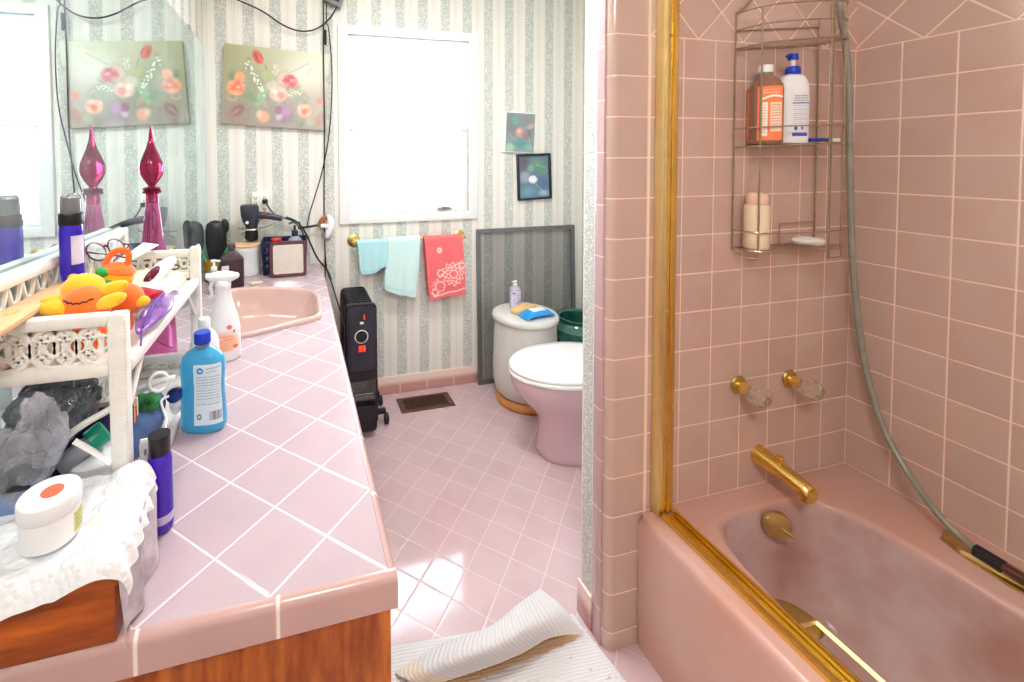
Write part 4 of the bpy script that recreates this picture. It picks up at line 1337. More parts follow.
def gallery(z0, z1, name, side, hi=None):
    """lattice rail: 'near', 'far' run across, 'back' runs along the mirror"""
    rt = .019
    if side == 'back':
        a, b = SY0 + .03, SY1 - .03
        g = MB().box((SX0, a, z1 - .022), (SX0 + .024, b, z1), .006).box((SX0 + .002, a, z0), (SX0 + .020, b, z0 + .016), .004).build(name, M['wicker'], ws)
        mb = MB(); h = z1 - z0 - .036; n = 13
        for k in range(n):
            y0_ = a + (b - a) * k / n; y1_ = a + (b - a) * (k + 1) / n
            zc0, zc1 = z0 + .014, z1 - .02
            for (p, q) in (((y0_, zc0), (y1_, zc1)), ((y0_, zc1), (y1_, zc0))):
                mb.tube([(SX0 + .012, p[0], p[1]), (SX0 + .012, q[0], q[1])], .0042, 6)
            mb.torus((SX0 + .012, (y0_ + y1_) / 2, (zc0 + zc1) / 2), .014, .0035, axis=(1, 0, 0), seg=14, ms=5, sy=1.6)
        mb.build('lattice', M['wicker'], g)
    else:
        y = SY0 + .004 if side == 'near' else SY1 - .026
        a, b = SX0 + PW, SX1 - PW
        g = MB().box((a, y, z1 - rt), (b, y + .022, z1), .006).box((a, y, z0), (b, y + .022, z0 + .020), .006)
        g = g.build(name, M['wicker'], ws)
        mb = MB(); n = 5; w_ = (b - a) / n; zc = (z0 + .02 + z1 - rt) / 2; hh = (z1 - rt - z0 - .02) / 2
        for k in range(n):
            xc = a + w_ * (k + .5)
            R_a = min(hh, .030) + .002
            mb.torus((xc, y + .011 + .003 * (k % 2), zc), R_a, .0042, axis=(0, 1, 0), seg=24, ms=6)
            mb.torus((xc, y + .011, zc), R_a * .42, .0034, axis=(0, 1, 0), seg=16, ms=6)
            for sx_, sz_ in ((1, 1), (1, -1), (-1, 1), (-1, -1)):
                mb.tube([(xc + sx_ * R_a * .28, y + .011, zc + sz_ * R_a * .28), (xc + sx_ * R_a * .72, y + .011, zc + sz_ * R_a * .72)], .0034, 6)
        mb.build('lattice', M['wicker'], g)


gallery(1.045, 1.140, 'end_gallery', 'near')
gallery(1.058, 1.134, 'end_gallery', 'far')
gallery(1.055, 1.196, 'back_gallery', 'back')
gallery(.815, .870, 'end_gallery', 'near')
gallery(.805, .862, 'end_gallery', 'far')
gallery(.81, .90, 'back_gallery', 'back')
for z in (1.046, .798):
    mb = MB().box((SX0 + .01, SY0 + .02, z), (SX1 - .012, SY1 - .02, z + .008), .002)
    mb.build('shelf_board', M['wicker'], ws)
    MB().box((SX1 - .018, SY0 + .03, z - .006), (SX1 - .001, SY1 - .03, z + .014), .004).build('front_rail', M['wicker'], ws)
for y0_, s_ in ((SY0 + .03, 1), (SY1 - .03, -1)):
    MB().tube([(SX1 - .012, y0_ + s_ * .085, 1.048), (SX1 - .012, y0_, .965)], .0045, 8).build('brace', M['wicker'], ws)
    MB().tube([(SX1 - .03, y0_ + s_ * -.012, .99), (SX1 - .09, y0_ - s_ * .010, .955), (SX0 + .03, y0_ - s_ * .010, .88)], .005, 8, 5).build('brace', M['wicker'], ws)

# ---- things on the upper tier
bd = thing('wooden_board', 'pale bare wood paddle board lying across the top of the wicker shelf', 'board', (.06, -.20, 1.141))
poly = round_poly([(.026, -.43), (.082, -.43), (.078, -.29), (.072, -.215), (.066, -.045), (.030, -.045)], .012, 4)
mb = MB(); mb.prism([tuple(p) for p in poly], 1.1410, 1.1490, axis=2, bev=.0015)
bw = mb.build('board', M['tan_wood'], bd)
im_ = MB().lathe([(.001, .0), (.013, 0), (.0135, .0008), (.001, .0010)], (.048, -.245, 1.1490), 28, sx=.62, sy=1.0)
im_.build('hang_hole', M['sponge'], bd)
tb = thing('tissue_pack', 'white paper tissue pack in the upper wicker tier under the wooden board', 'tissue pack', (.05, -.06, 1.0545))
MB().box((.038, -.115, 1.0560), (.080, -.030, 1.1390), .012).noise(.0015, 50).build('pack', M['paper_white'], tb)

c = Vector((.048, -.068, 1.1494))
sb = thing('cobalt_spray_bottle', 'cobalt blue mist bottle with black collar standing on the wooden board', 'bottle', c)
MB().lathe([(.016, 0), (.0185, .003), (.0190, .012), (.0190, .088), (.0182, .098), (.0175, .102), (.001, .102)], c, 32).build('body', M['cobalt'], sb)
MB().lathe([(.0186, .101), (.0192, .103), (.0192, .121), (.0180, .123), (.001, .123)], c, 32).build('collar', M['black_plastic'], sb)
MB().lathe([(.0135, .1232), (.0135, .128), (.0115, .146), (.010, .150), (.001, .150)], c, 24).build('spray_head', pm('grey spray head', (96, 104, 116), .35), sb)
MB().lathe([(.0165, .1232), (.0168, .135), (.0155, .153), (.012, .158), (.001, .158)], c, 28).build('clear_cap', M['clear_plastic'], sb)
painted('label', Img(24, 40, (206, 206, 236)).ell(.5, .5, .55, .5, (224, 222, 244), 0, .3).a, lambda u, v: (c.x + .0194 * math.sin(.35 + u * 1.2), c.y - .0194 * math.cos(.35 + u * 1.2), c.z + .082 - v * .052), M['print'], sb)


def plush_pumpkin(name, label, c, s, parts):
    t_ = thing(name, label, 'toy', c, 'plush pumpkin toys')
    return t_


# front plush: orange body with stitched grin, yellow round head and four paws
c = Vector((.122, -.205, 1.0545))
p1 = thing('plush_toy', 'yellow and orange plush toy with stitched pumpkin grin at the near end of wicker shelf', 'toy', c)
MB().ell(c + Vector((.0, .004, .078)), (.036, .030, .036), 28).ell(c + Vector((.0, .010, .036)), (.034, .028, .034), 24).build('body', M['orange_plush'], p1)
MB().ell(c + Vector((-.012, .030, .104)), (.031, .028, .024), 28).ell(c + Vector((-.028, .034, .121)), (.008, .006, .007), 14).build('head', M['yellow_plush'], p1)
for d, r, a in ((Vector((-.032, -.012, .086)), (.024, .014, .012), .15), (Vector((-.042, .006, .092)), (.020, .013, .010), .05), (Vector((.043, -.012, .092)), (.023, .013, .011), -.35), (Vector((.036, .012, .105)), (.025, .013, .011), -.30)):
    MB().ell(Vector((0, 0, 0)), r, 20).xf(Matrix.Translation(c + d) @ Matrix.Rotation(a, 4, 'Y')).build('paw', M['yellow_plush'], p1)
g = []
for k in range(11):
    u = -1 + k * .2
    x = .020 * u; z = .094 + .0016 * (k % 2) + .004 * u * u
    yy = .004 - .0305 * math.sqrt(max(.02, 1 - (x / .036) ** 2 - ((z - .078) / .036) ** 2))
    g.append(c + Vector((x, yy - .0005, z)))
MB().tube(g, .0012, 6).build('stitched_grin', M['black_stitch'], p1)
c = Vector((.150, -.130, 1.0545))
p2 = thing('plush_toy', 'orange plush pumpkin with yellow cap, green leaf and loop handle behind the grinning plush', 'toy', c)
MB().ell(c + Vector((.004, .006, .066)), (.029, .026, .028), 28).ell(c + Vector((-.006, .008, .024)), (.020, .018, .0235), 24).build('body', M['orange_plush'], p2)
MB().ell(c + Vector((-.014, .020, .102)), (.026, .024, .022), 24).build('head', M['yellow_plush'], p2)
MB().lathe([(.024, 0), (.027, .003), (.024, .009), (.016, .014), (.007, .017), (.001, .018)], (0, 0, 0), 28).xf(Matrix.Translation(c + Vector((-.012, .022, .112))) @ Matrix.Rotation(.25, 4, 'Y')).build('cap', M['orange_plush'], p2)
MB().tube([c + Vector(q) for q in ((-.032, .022, .122), (-.030, .022, .136), (-.016, .022, .150), (.002, .022, .148), (.004, .022, .134), (-.002, .022, .120))], .0055, 12, 6, flat=.6).build('handle_loop', M['orange_plush'], p2)
MB().ell(Vector((0, 0, 0)), (.011, .004, .008), 16).xf(Matrix.Translation(c + Vector((-.030, .0, .118))) @ Matrix.Rotation(.2, 4, 'Y')).ell(c + Vector((-.022, -.004, .100)), (.011, .003, .005), 14).build('leaf', M['green_plastic'], p2)
MB().ell(c + Vector((.030, .000, .062)), (.014, .012, .010), 18).build('paw', M['yellow_plush'], p2)

cc = thing('folded_cloth', 'folded cream cloth lying in the far half of the upper wicker tier', 'cloth', (.10, .09, 1.0545))
def cloth_fn(u, v):
    e = min(1, 9 * min(u, 1 - u)) * min(1, 9 * min(v, 1 - v))
    z = .038 + .006 * mnoise.noise(Vector((u * 4, v * 6, 1.7))) + .002 * math.sin(u * 9 + v * 4)
    return (.034 + u * .138, -.035 + v * .262, 1.0578 + z * e ** .4)


MB().sheet(cloth_fn, 36, 48, .002).build('folds', M['cream_cloth'], cc)
ev = thing('envelope', 'long white paper envelope propped over the eyeglasses in the wicker shelf', 'envelope', (.07, .12, 1.10))
pA, pB, pC, pD = Vector((.060, .060, 1.138)), Vector((.076, .108, 1.136)), Vector((.103, .248, 1.148)), Vector((.070, .240, 1.156))
MB().loft([[pA, pB, pC, pD], [p + Vector((0, 0, .0022)) for p in (pA, pB, pC, pD)]]).build('paper', M['paper_white'], ev, smooth=False)

# eyeglasses lying on the board end / envelope
eg = thing('eyeglasses', 'dark red framed eyeglasses folded on the upper tier of the wicker shelf', 'eyeglasses', (.075, .06, 1.15))
c0_, c1_ = Vector((.043, .045, 1.176)), Vector((.054, .118, 1.170))
ax_ = (c1_ - c0_).normalized(); upv = Vector((-.5, .15, 1)).normalized()
upv = (upv - ax_ * upv.dot(ax_)).normalized()
hw_ = (c1_ - c0_).length / 2
mbf = MB()
for k in (0, 1):
    o_ = (c0_, c1_)[k]
    ring = [o_ + ax_ * (.030 * math.cos(a)) + upv * (.0205 * math.sin(a) + .001) for a in np.linspace(0, 2 * PI, 29)]
    mbf.tube(ring, .0017, 6, cap=False)
mbf.tube([c0_ + ax_ * .029 + upv * .006, c0_ + ax_ * hw_ + upv * .011, c1_ - ax_ * .029 + upv * .006], .0017, 6, 4)
fr_ = mbf.build('frame', M['reddish_dark'], eg)
ny = ax_.cross(upv)
for k in (0, 1):
    o_ = (c0_, c1_)[k]
    ring = [o_ + ax_ * (.029 * math.cos(a)) + upv * (.0195 * math.sin(a) + .001) for a in np.linspace(0, 2 * PI, 25)[:-1]]
    MB().loft([[p - ny * .0006 for p in ring], [p + ny * .0006 for p in ring]]).build('lens', M['clear_plastic'], fr_)
for k in (0, 1):
    s_ = (c0_ - ax_ * .030, c1_ + ax_ * .030)[k] + upv * .006
    sg = 1 if k == 0 else -1
    MB().tube([s_, s_ + Vector((.012, 0, -.004)), s_ + ax_ * (.05 * sg) + Vector((.022, 0, -.016)), s_ + ax_ * (.09 * sg) + Vector((.026, 0, -.028))], .0018, 6, 5).build('temple', M['reddish_dark'], eg)

c = Vector((.138, .125, 1.094))
rz = thing('white_shaver', 'white rounded shaver with a shiny magenta window lying on the cream cloth', 'shaver', c)
mm = Matrix.Translation(c + Vector((0, 0, .014))) @ Matrix.Rotation(-.5, 4, 'Z') @ Matrix.Rotation(.5, 4, 'X')
MB().ell((0, 0, 0), (.021, .052, .015), 28).xf(mm).build('body', M['white_plastic'], rz)
MB().ell((0, -.014, .004), (.016, .032, .0132), 24).xf(mm).build('window', M['cranberry_dark'], rz)
hb = thing('hair_tie', 'black elastic hair tie lying on the cream cloth by the far wicker gallery', 'hair tie', (.150, .195, 1.098))
MB().torus((.150, .195, 1.1005), .013, .0018, axis=(.1, -.2, 1), seg=24).build('loop', M['black_rubber'], hb)
c = Vector((.150, -.055, 1.0545))
rt = thing('red_tube', 'translucent red plastic case beside the plush pumpkin on the wicker tier', 'case', c)
MB().box((-.026, -.035, .0), (.026, .035, .020), .007).xf(Matrix.Translation(c + Vector((-.006, .045, .028))) @ Matrix.Rotation(.9, 4, 'Z')).build('case_body', glassy('red clear plastic', (224, 50, 66), .1, .3), rt)
MB().box((-.030, -.016, .001), (.030, .024, .026), .008).xf(Matrix.Translation(c + Vector((-.004, .052, .001))) @ Matrix.Rotation(.9, 4, 'Z')).build('lower_case', M['frosted'], rt)
c = Vector((.182, -.075, 1.0605))
og = thing('organza_pouch', 'purple organza pouch hanging over the front rail of the wicker shelf', 'pouch', c)
A_, B_ = Vector((.186, -.165, 1.074)), Vector((.190, .035, 1.080))
rings = []
for t_ in np.linspace(0, 1, 15):
    p = A_.lerp(B_, t_) + Vector((0, 0, .010 * math.sin(t_ * PI)))
    w_ = .006 + .022 * math.sin(min(1, t_ * 1.15) * PI) * (1 if t_ < .8 else 1) + (.02 * (t_ - .75) if t_ > .75 else 0)
    rings.append([p + Vector((w_ * math.cos(a), 0, .5 * w_ * math.sin(a) * (1 + .25 * math.sin(3 * a + t_ * 9)))) for a in np.linspace(0, 2 * PI, 21)[:-1]])
MB().loft(rings).noise(.002, 60).build('bag', bag_mat('purple organza', (150, 84, 206), .45), og)
MB().tube([A_ + Vector((.006, 0, .008)), A_.lerp(B_, .3) + Vector((.004, 0, .026)), A_.lerp(B_, .62) + Vector((0, 0, .024)), A_.lerp(B_, .7) + Vector((0, 0, .02))], .0022, 8, 6).tube([A_ + Vector((.004, 0, .004)), A_ + Vector((.012, -.03, -.012))], .0016, 6).build('drawstring', pm('dark violet cord', (84, 20, 150), .5), og)

# ---- things on the lower tier
LZ = .8065


def bag(name, label, c, rad, seed, mat, fold=(0, 0, 1), amp=.34):
    t_ = thing(name, label, 'plastic bag', (c[0], c[1], c[2] - rad[2]), None)
    b_ = bmesh.new(); bmesh.ops.create_icosphere(b_, subdivisions=6, radius=1)
    f_ = Vector(fold).normalized()
    for v in b_.verts:
        n_ = v.co.normalized()
        q = n_ * 1.3 + Vector((seed, seed * .7, -seed))
        warp = Vector(mnoise.noise_vector(q * 1.4)) * .5
        q2 = n_ + warp
        q2 = q2 - f_ * (q2.dot(f_) * .72)                       # folds run along f_
        ridge = abs(mnoise.noise(q2 * 2.6 + Vector((seed, 0, 0))))
        d_ = mnoise.voronoi(q2 * 2.3 + Vector((seed, 2, 1)))[0]
        e_ = mnoise.voronoi(q2 * 5.0 + Vector((1, seed, 4)))[0]
        k = .92 + amp * mnoise.noise(q) + .34 * (d_[0] - .35) + .13 * (e_[0] - .35)
        v.co = Vector((n_.x * rad[0] * k, n_.y * rad[1] * k, n_.z * rad[2] * k)) + Vector(c)
        v.co.z = max(v.co.z, c[2] - rad[2] + .001)
        v.co.x = max(v.co.x, .036)
    m_ = MB(); m_._add(b_)
    m_.build('film', mat, t_, angle=180)
    return t_


bag('plastic_bag', 'dark grey crumpled plastic bag stuffed under the upper wicker tier', (.078, -.215, .985), (.056, .060, .052), 3.1, M['bag_dark'], (1, 0, .8))
bag('plastic_bag', 'grey crumpled plastic bag drooping in front of the lower wicker tier', (.070, -.292, .948), (.050, .030, .056), 8.4, M['bag_grey'], (1, 0, .9))
bag('plastic_bag', 'milky clear plastic bag hanging next to the near wicker post', (.104, -.288, .990), (.028, .018, .048), 5.2, M['bag_clear'], (.35, 0, 1))

c = Vector((.132, -.198, LZ))
tbn = thing('white_tub', 'white plastic tub with an orange label at the near end of the lower wicker tier', 'tub', c)
MB().lathe([(.034, .001), (.037, .004), (.041, .075), (.043, .080), (.043, .088), (.040, .091), (.001, .091)], c, 36).build('body', M['white_plastic'], tbn)
painted('label', Img(10, 8, (236, 90, 50)).a, lambda u, v: (c.x + .0415 * math.sin(-.75 + u * .5), c.y - .0415 * math.cos(-.75 + u * .5), c.z + .078 - v * .014), M['print'], tbn)
c2 = Vector((.128, -.205, LZ + .0925))
gc = thing('green_cap_bottle', 'small bottle lying on the white tub with a bright green screw cap', 'bottle', c2)
mq = Matrix.Translation(c2 + Vector((0, 0, .021))) @ Matrix.Rotation(.7, 4, 'Z') @ Matrix.Rotation(1.15, 4, 'Y')
MB().lathe([(.016, -.005), (.018, -.004), (.018, .018), (.015, .021), (.001, .0215)], (0, 0, 0), 28).xf(mq).build('cap', M['teal_plastic'], gc)
MB().lathe([(.012, -.05), (.015, -.046), (.015, -.012), (.012, -.005)], (0, 0, 0), 24).xf(mq).build('body', M['frosted'], gc)
c = Vector((.052, -.285, .902))
bb = thing('blue_tin', 'dull blue box lid with black edge below the drooping grey bag', 'tin', c)
MB().box((.018, -.315, .8855), (.098, -.262, .928), .006).build('box', pm('dull slate blue', (112, 136, 176), .4, var=.15), bb)
MB().box((.016, -.317, .928), (.100, -.260, .936), .003).build('lid', M['black_plastic'], bb)
c = Vector((.15, -.30, .92))
wsp = thing('white_spatula', 'white flat plastic handle lying diagonally against the near wicker post', 'handle', c)
MB().tube([ony(74, 441, -.288), ony(92, 451, -.288), ony(110, 463, -.288)], .0058, 8, flat=.5).build('stick', M['white_plastic'], wsp)

# clutter spilling from the far half of the lower tier
leaf = (('dark purple', (60, 40, 90)), ('cream', (230, 226, 220)), ('pink', (220, 110, 150)), ('navy', (50, 60, 110)), ('yellow', (236, 200, 90)), ('dull red', (190, 60, 70)), ('white', (240, 240, 240)))
for k, (nm, cl) in enumerate(leaf):
    y_ = -.160 + k * .007
    o_ = MB().box((.045, y_, LZ + .001), (.165, y_ + .005, LZ + .13 - .006 * (k % 3)), .001).build('leaflet', pm('leaflet ' + nm, cl, .4), loc=(.105, y_, LZ), label=nm + ' leaflet standing upright in the row on the lower wicker tier', cat='leaflet', group='leaflets on the lower wicker tier')
c = Vector((.188, -.04, LZ + .0))
dn = thing('denim_pouch', 'dusty blue cloth pouch with white cord lying in the lower wicker tier', 'pouch', c)
MB().ell(c + Vector((-.024, -.035, .058)), (.026, .090, .042), 28).noise(.006, 30).build('cloth', M['denim'], dn)
MB().tube([c + Vector(q) for q in ((.012, -.085, .060), (.014, -.06, .052), (.012, -.035, .060), (-.002, -.015, .085), (.004, .01, .082))], .0025, 8, 6).build('cord', M['white_plastic'], dn)
c = Vector((.165, -.035, LZ + .058))
ab = thing('white_appliance', 'white plastic hair tool with round hook end lying across the blue pouch', 'hair tool', c)
MB().tube([Vector((.118, -.064, .902)), Vector((.150, -.062, .922)), Vector((.185, -.060, .936)), Vector((.214, -.058, .938))], .0062, 12, 6).build('handle', M['white_plastic'], ab)
MB().torus((.186, -.068, .938), .0165, .0034, axis=(.45, -.85, .3), seg=28, ms=8).build('hook_ring', M['white_plastic'], ab)
c = Vector((.172, -.098, .914))
gs = thing('green_scrunchie', 'green hair scrunchie with white trim sitting on the blue pouch', 'scrunchie', c)
rings = []
for k in range(33):
    a = 2 * PI * k / 32
    cen = c + Vector((.015 * math.cos(a), .004 * math.cos(a), .011 * math.sin(a)))
    rad_ = Vector((math.cos(a), .1, math.sin(a))).normalized(); rr2 = .0085 * (1 + .2 * math.sin(7 * a))
    rings.append([cen + rad_ * (rr2 * math.cos(b_)) + Vector((0, rr2 * math.sin(b_), 0)) for b_ in np.linspace(0, 2 * PI, 11)[:-1]])
MB().loft(rings, cap0=False, cap1=False).noise(.0015, 120).build('cloth_ring', pm('forest green cloth', (42, 120, 62), .8, var=.25, scale=90), gs)
c = Vector((.196, .005, .872))
nc = thing('wrapped_bottle', 'tiny bottle with a navy cap wrapped in clear film beside the blue soap bottle', 'bottle', c)
MB().lathe([(.012, -.014), (.0145, -.012), (.0145, .012), (.011, .015), (.001, .015)], c, 24, M=Rot(1.2, 'X')).build('cap_body', pm('navy cap', (30, 50, 120), .3, var=.3), nc)
MB().ell(c + Vector((0, .004, -.022)), (.014, .014, .020), 18).noise(.003, 60).build('film', M['bag_clear'], nc)
c = Vector((.200, -.255, ZC))
zp = thing('printed_sachet', 'small printed white sachet standing between wicker post and violet bottle', 'sachet', Vector((.2155, -.2245, ZC)))
im = Img(40, 60, (216, 212, 214)); r = random.Random(5)
for k in range(26): im.ell(r.random(), r.random(), r.uniform(.04, .12), r.uniform(.03, .08), r.choice([(186, 84, 60), (60, 60, 76), (240, 240, 240), (90, 130, 170), (220, 150, 130)]), r.random() * 3, .3, .8)
za, zb = Vector((.2035, -.2265, ZC)), Vector((.2275, -.2225, ZC))
mbz = MB().sheet(lambda u, v: za.lerp(zb, u) + Vector((0, .001 * math.sin(v * 5), .002 + v * .130)), 8, 8, .003)
mbz.build('pouch', M['paper_white'], zp)
painted('print', im.a, lambda u, v: za.lerp(zb, u) + Vector((0, -.0045, .055 + (1 - v) * .074)), M['print'], zp)

# ================================================================== NEAR BOX, WRAP, JAR
bx_ = thing('wooden_box', 'orange stained wooden box at the near end of the counter under bubble wrap', 'box', (.12, -.36, ZC))
MB().box((.006, -.415, ZC + .001), (.234, -.325, .862), .002).build('body', M['wood_box'], bx_)
MB().box((.002, -.420, .8625), (.239, -.320, .884), .003).build('lid', M['wood_box'], bx_)
bwp = thing('bubble_wrap', 'crumpled white bubble wrap sheet draped over the wooden box', 'bubble wrap', (.13, -.36, .885))


def wrap_fn(u, v):
    # u across the box (x), v from the hanging front edge to the back
    x = .003 + u * .240
    y = -.434 + v * .160
    lump = .0045 * mnoise.noise(Vector((u * 5, v * 5, 3.3))) + .0025 * mnoise.noise(Vector((u * 13, v * 13, 8.1)))
    z = .8995 + lump
    if v < .12:
        t_ = 1 - v / .12
        z = .8995 + lump - (.015 + .026 * (1 - u) ** .7) * t_ ** 1.3; y = -.436 + .018 * (1 - t_) - .003 * math.sin(u * 17)
    if u > .74:
        t_ = (u - .74) / .26
        puff = .020 + .007 * math.sin(v * 17) + .006 * math.sin(v * 31 + 1)
        a = t_ * PI * .95
        x = .1806 + .040 * t_ + (.036 - .014 * v) * math.sin(a * .62) + .003 * math.sin(v * 37)
        z += puff * (.75 + .1 * v) * math.sin(a) - .024 * t_ ** 3
    if v > .72:
        z += .010 * (v - .72) / .28 * (.25 + .75 * u)
    return (max(.002, x), y, z)


MB().sheet(wrap_fn, 90, 70, .003).build('sheet', M['bubble'], bwp)
M['wrap_side'] = bag_mat('thin clear film', (236, 222, 230), .55, .2)


def drape_fn(u, v):
    y = -.426 + u * .135
    return (.2425 + .006 * v + .0035 * math.sin(u * 14 + v * 3) * (.4 + v), y - .006 * math.sin(v * 3), .893 - v * (.100 - .006 * math.sin(u * 9)))


MB().sheet(drape_fn, 40, 20, .001).build('side_drape', M['wrap_side'], bwp)
c = Vector((.150, -.372, .9015))
jr = thing('white_jar', 'white plastic jar with an orange sticker on its lid sitting on bubble wrap', 'jar', c)
MB().lathe([(.028, .001), (.031, .004), (.031, .036), (.030, .038), (.001, .038)], c, 44).build('body', M['white_plastic'], jr)
lid_ = MB().lathe([(.0318, .0385), (.0325, .040), (.0325, .0545), (.0312, .0570), (.029, .0577), (.001, .0581)], c, 44).build('lid', M['white_plastic'], jr)
MB().lathe([(.001, .0582), (.0115, .0582), (.0118, .0587), (.001, .0588)], c + Vector((.003, .0, 0)), 28).build('sticker', pm('orange sticker', (240, 112, 84), .5), lid_)
painted('label', Img(16, 16, (196, 196, 96)).text_lines(.1, .9, (.2, .4, .6, .8), (120, 120, 60), .06, 3).a, lambda u, v: (c.x + .0313 * math.sin(1.25 + u * .8), c.y - .0313 * math.cos(1.25 + u * .8), c.z + .033 - v * .026), M['print'], jr)

c = Vector((.238, -.250, ZC))
vb = thing('violet_bottle', 'violet lotion bottle with black flip cap at the edge of bubble wrap', 'bottle', c)
MB().lathe([(.0145, .001), (.0172, .004), (.0176, .012), (.0176, .108), (.0165, .117), (.0135, .122), (.001, .122)], c, 36).build('body', M['purple_bottle'], vb)
MB().lathe([(.0150, .1222), (.0155, .124), (.0155, .146), (.0160, .148), (.0155, .1515), (.001, .152)], c, 32).build('flip_cap', M['black_plastic'], vb)
painted('label', Img(30, 12, (196, 180, 224)).a, lambda u, v: (c.x + .0178 * math.sin(-1.2 + u * 2.8), c.y - .0178 * math.cos(-1.2 + u * 2.8), c.z + .030 - v * .013), M['print'], vb)

# ================================================================== COUNTER BOTTLES
def oval(c, prof, sx, sy, rot, n=2.6, seg=48):
    return MB().lathe(prof, c, seg, sx=sx, sy=sy, rot=rot, n=n)


c = Vector((.250, .012, ZC))
rot = -.18
bs = thing('blue_soap_bottle', 'clear bottle of bright blue liquid soap with a blue cap on the tiled counter', 'bottle', c)
oval(c, [(.88, .001), (.97, .006), (1, .02), (.97, .06), (.92, .095), (.97, .125), (.98, .140), (.90, .156), (.66, .168), (.36, .176), (.30, .180), (.001, .180)], .047, .027, rot).build('body', M['blue_liquid'], bs)
MB().lathe([(.0135, .178), (.0135, .186), (.001, .186)], c, 24).build('neck', M['clear_plastic'], bs)
MB().lathe([(.0165, .186), (.017, .188), (.017, .207), (.0155, .209), (.001, .2095)], c, 32).build('cap', M['blue_cap'], bs)
im = Img(90, 130, (216, 236, 248))
im.ell(.22, .10, .13, .06, (30, 110, 200), 0, .3).ell(.22, .10, .08, .025, (210, 232, 246), 0, .4).line(.42, .07, .95, .05, .012, (150, 180, 205)).line(.42, .13, .75, .115, .010, (150, 180, 205))
im.text_lines(.08, .92, [.20 + k * .045 for k in range(11)], (120, 150, 176), .014, 8)
im.ell(.17, .86, .09, .055, (70, 80, 90), 0, .3).ell(.17, .86, .05, .03, (196, 226, 240), 0, .3)
r = random.Random(2); x = .50
while x < .92:
    w_ = r.choice((.012, .02, .03)); im.rect(x, .78, x + w_, .93, (40, 48, 60)); x += w_ + r.choice((.012, .02))


def soap_label(u, v):
    a = -PI / 2 + (u - .16) * 1.30
    z = .148 - v * .128
    s_ = float(np.interp(z, [0, .006, .02, .06, .095, .125, .140, .156], [.88, .97, 1, .97, .92, .97, .98, .90])) * 1.012
    cc_, ss_ = math.cos(a), math.sin(a)
    q = (abs(cc_) ** 2.6 + abs(ss_) ** 2.6) ** (-1 / 2.6)
    x_, y_ = .047 * s_ * cc_ * q, .027 * s_ * ss_ * q
    return (c_lab.x + x_ * math.cos(rot) - y_ * math.sin(rot), c_lab.y + x_ * math.sin(rot) + y_ * math.cos(rot), c_lab.z + z)


c_lab = c.copy()
painted('label', im.a, soap_label, M['print'], bs)

c = Vector((.222, .175, ZC))
wb2 = thing('white_bottle', 'white translucent bottle with a ribbed white cap between the soap and the spray', 'bottle', c)
oval(c, [(.9, .001), (1, .008), (1, .10), (.95, .125), (.7, .145), (.42, .155), (.36, .160), (.001, .160)], .034, .026, .2, 2.2).build('body', M['white_plastic'], wb2)
MB().lathe([(.0135, .160), (.014, .162), (.014, .180), (.012, .183), (.001, .183)], c, 28).build('cap', M['white_plastic'], wb2)

c = Vector((.240, .350, ZC))
sy_ = thing('spray_bottle', 'white trigger spray bottle with orange label standing before the pink sink', 'bottle', c)
oval(c, [(.9, .001), (1, .006), (1.0, .05), (.98, .09), (.84, .125), (.64, .155), (.50, .180), (.46, .200), (.46, .212), (.001, .212)], .045, .030, .05, 2.2).build('body', M['white_plastic'], sy_)
mb = MB().lathe([(.0215, .2125), (.0215, .224), (.017, .230), (.001, .230)], c, 24)
mb.build('collar', M['white_plastic'], sy_)
rings = []
for t_, w_, h_ in ((-.046, .009, .010), (-.040, .012, .014), (-.018, .015, .026), (.008, .017, .030), (.026, .015, .020), (.040, .012, .012), (.044, .006, .006)):
    rings.append([c + Vector((t_, w_ * math.cos(a), .236 + .10 * abs(t_) + h_ * .66 * math.sin(a))) for a in np.linspace(0, 2 * PI, 21)[:-1]])
hd_ = MB().loft(rings).build('trigger_head', M['white_plastic'], sy_)
MB().tube([c + Vector((-.024, 0, .232)), c + Vector((-.034, 0, .212)), c + Vector((-.031, 0, .190)), c + Vector((-.036, 0, .178))], .0055, 10, 5).build('trigger', M['white_plastic'], hd_)
MB().cyl(c + Vector((-.046, 0, .244)), c + Vector((-.038, 0, .244)), .0075).build('nozzle', M['white_plastic'], hd_)
im = Img(70, 90, (238, 240, 244)); im.ell(.5, .72, .55, .42, (246, 178, 140), 0, .5).ell(.62, .22, .11, .09, (222, 110, 84), 0, .4).ell(.76, .36, .05, .06, (120, 110, 110), .4, .5).ell(.8, .86, .12, .07, (226, 90, 66), 0, .4).ell(.3, .60, .16, .05, (250, 226, 206), 0, .5).text_lines(.15, .7, (.5, .6), (222, 120, 90), .025, 6)


def spray_label(u, v):
    a = -PI / 2 + (u - .40) * 2.0
    z = .118 - v * .088
    s_ = float(np.interp(z, [0, .006, .05, .09, .125], [.9, 1, 1, .98, .84])) * 1.012
    cc_, ss_ = math.cos(a), math.sin(a)
    q = (abs(cc_) ** 2.2 + abs(ss_) ** 2.2) ** (-1 / 2.2)
    return (c_sp.x + .045 * s_ * cc_ * q, c_sp.y + .030 * s_ * ss_ * q, c_sp.z + z)


c_sp = c.copy()
painted('label', im.a, spray_label, M['print'], sy_)

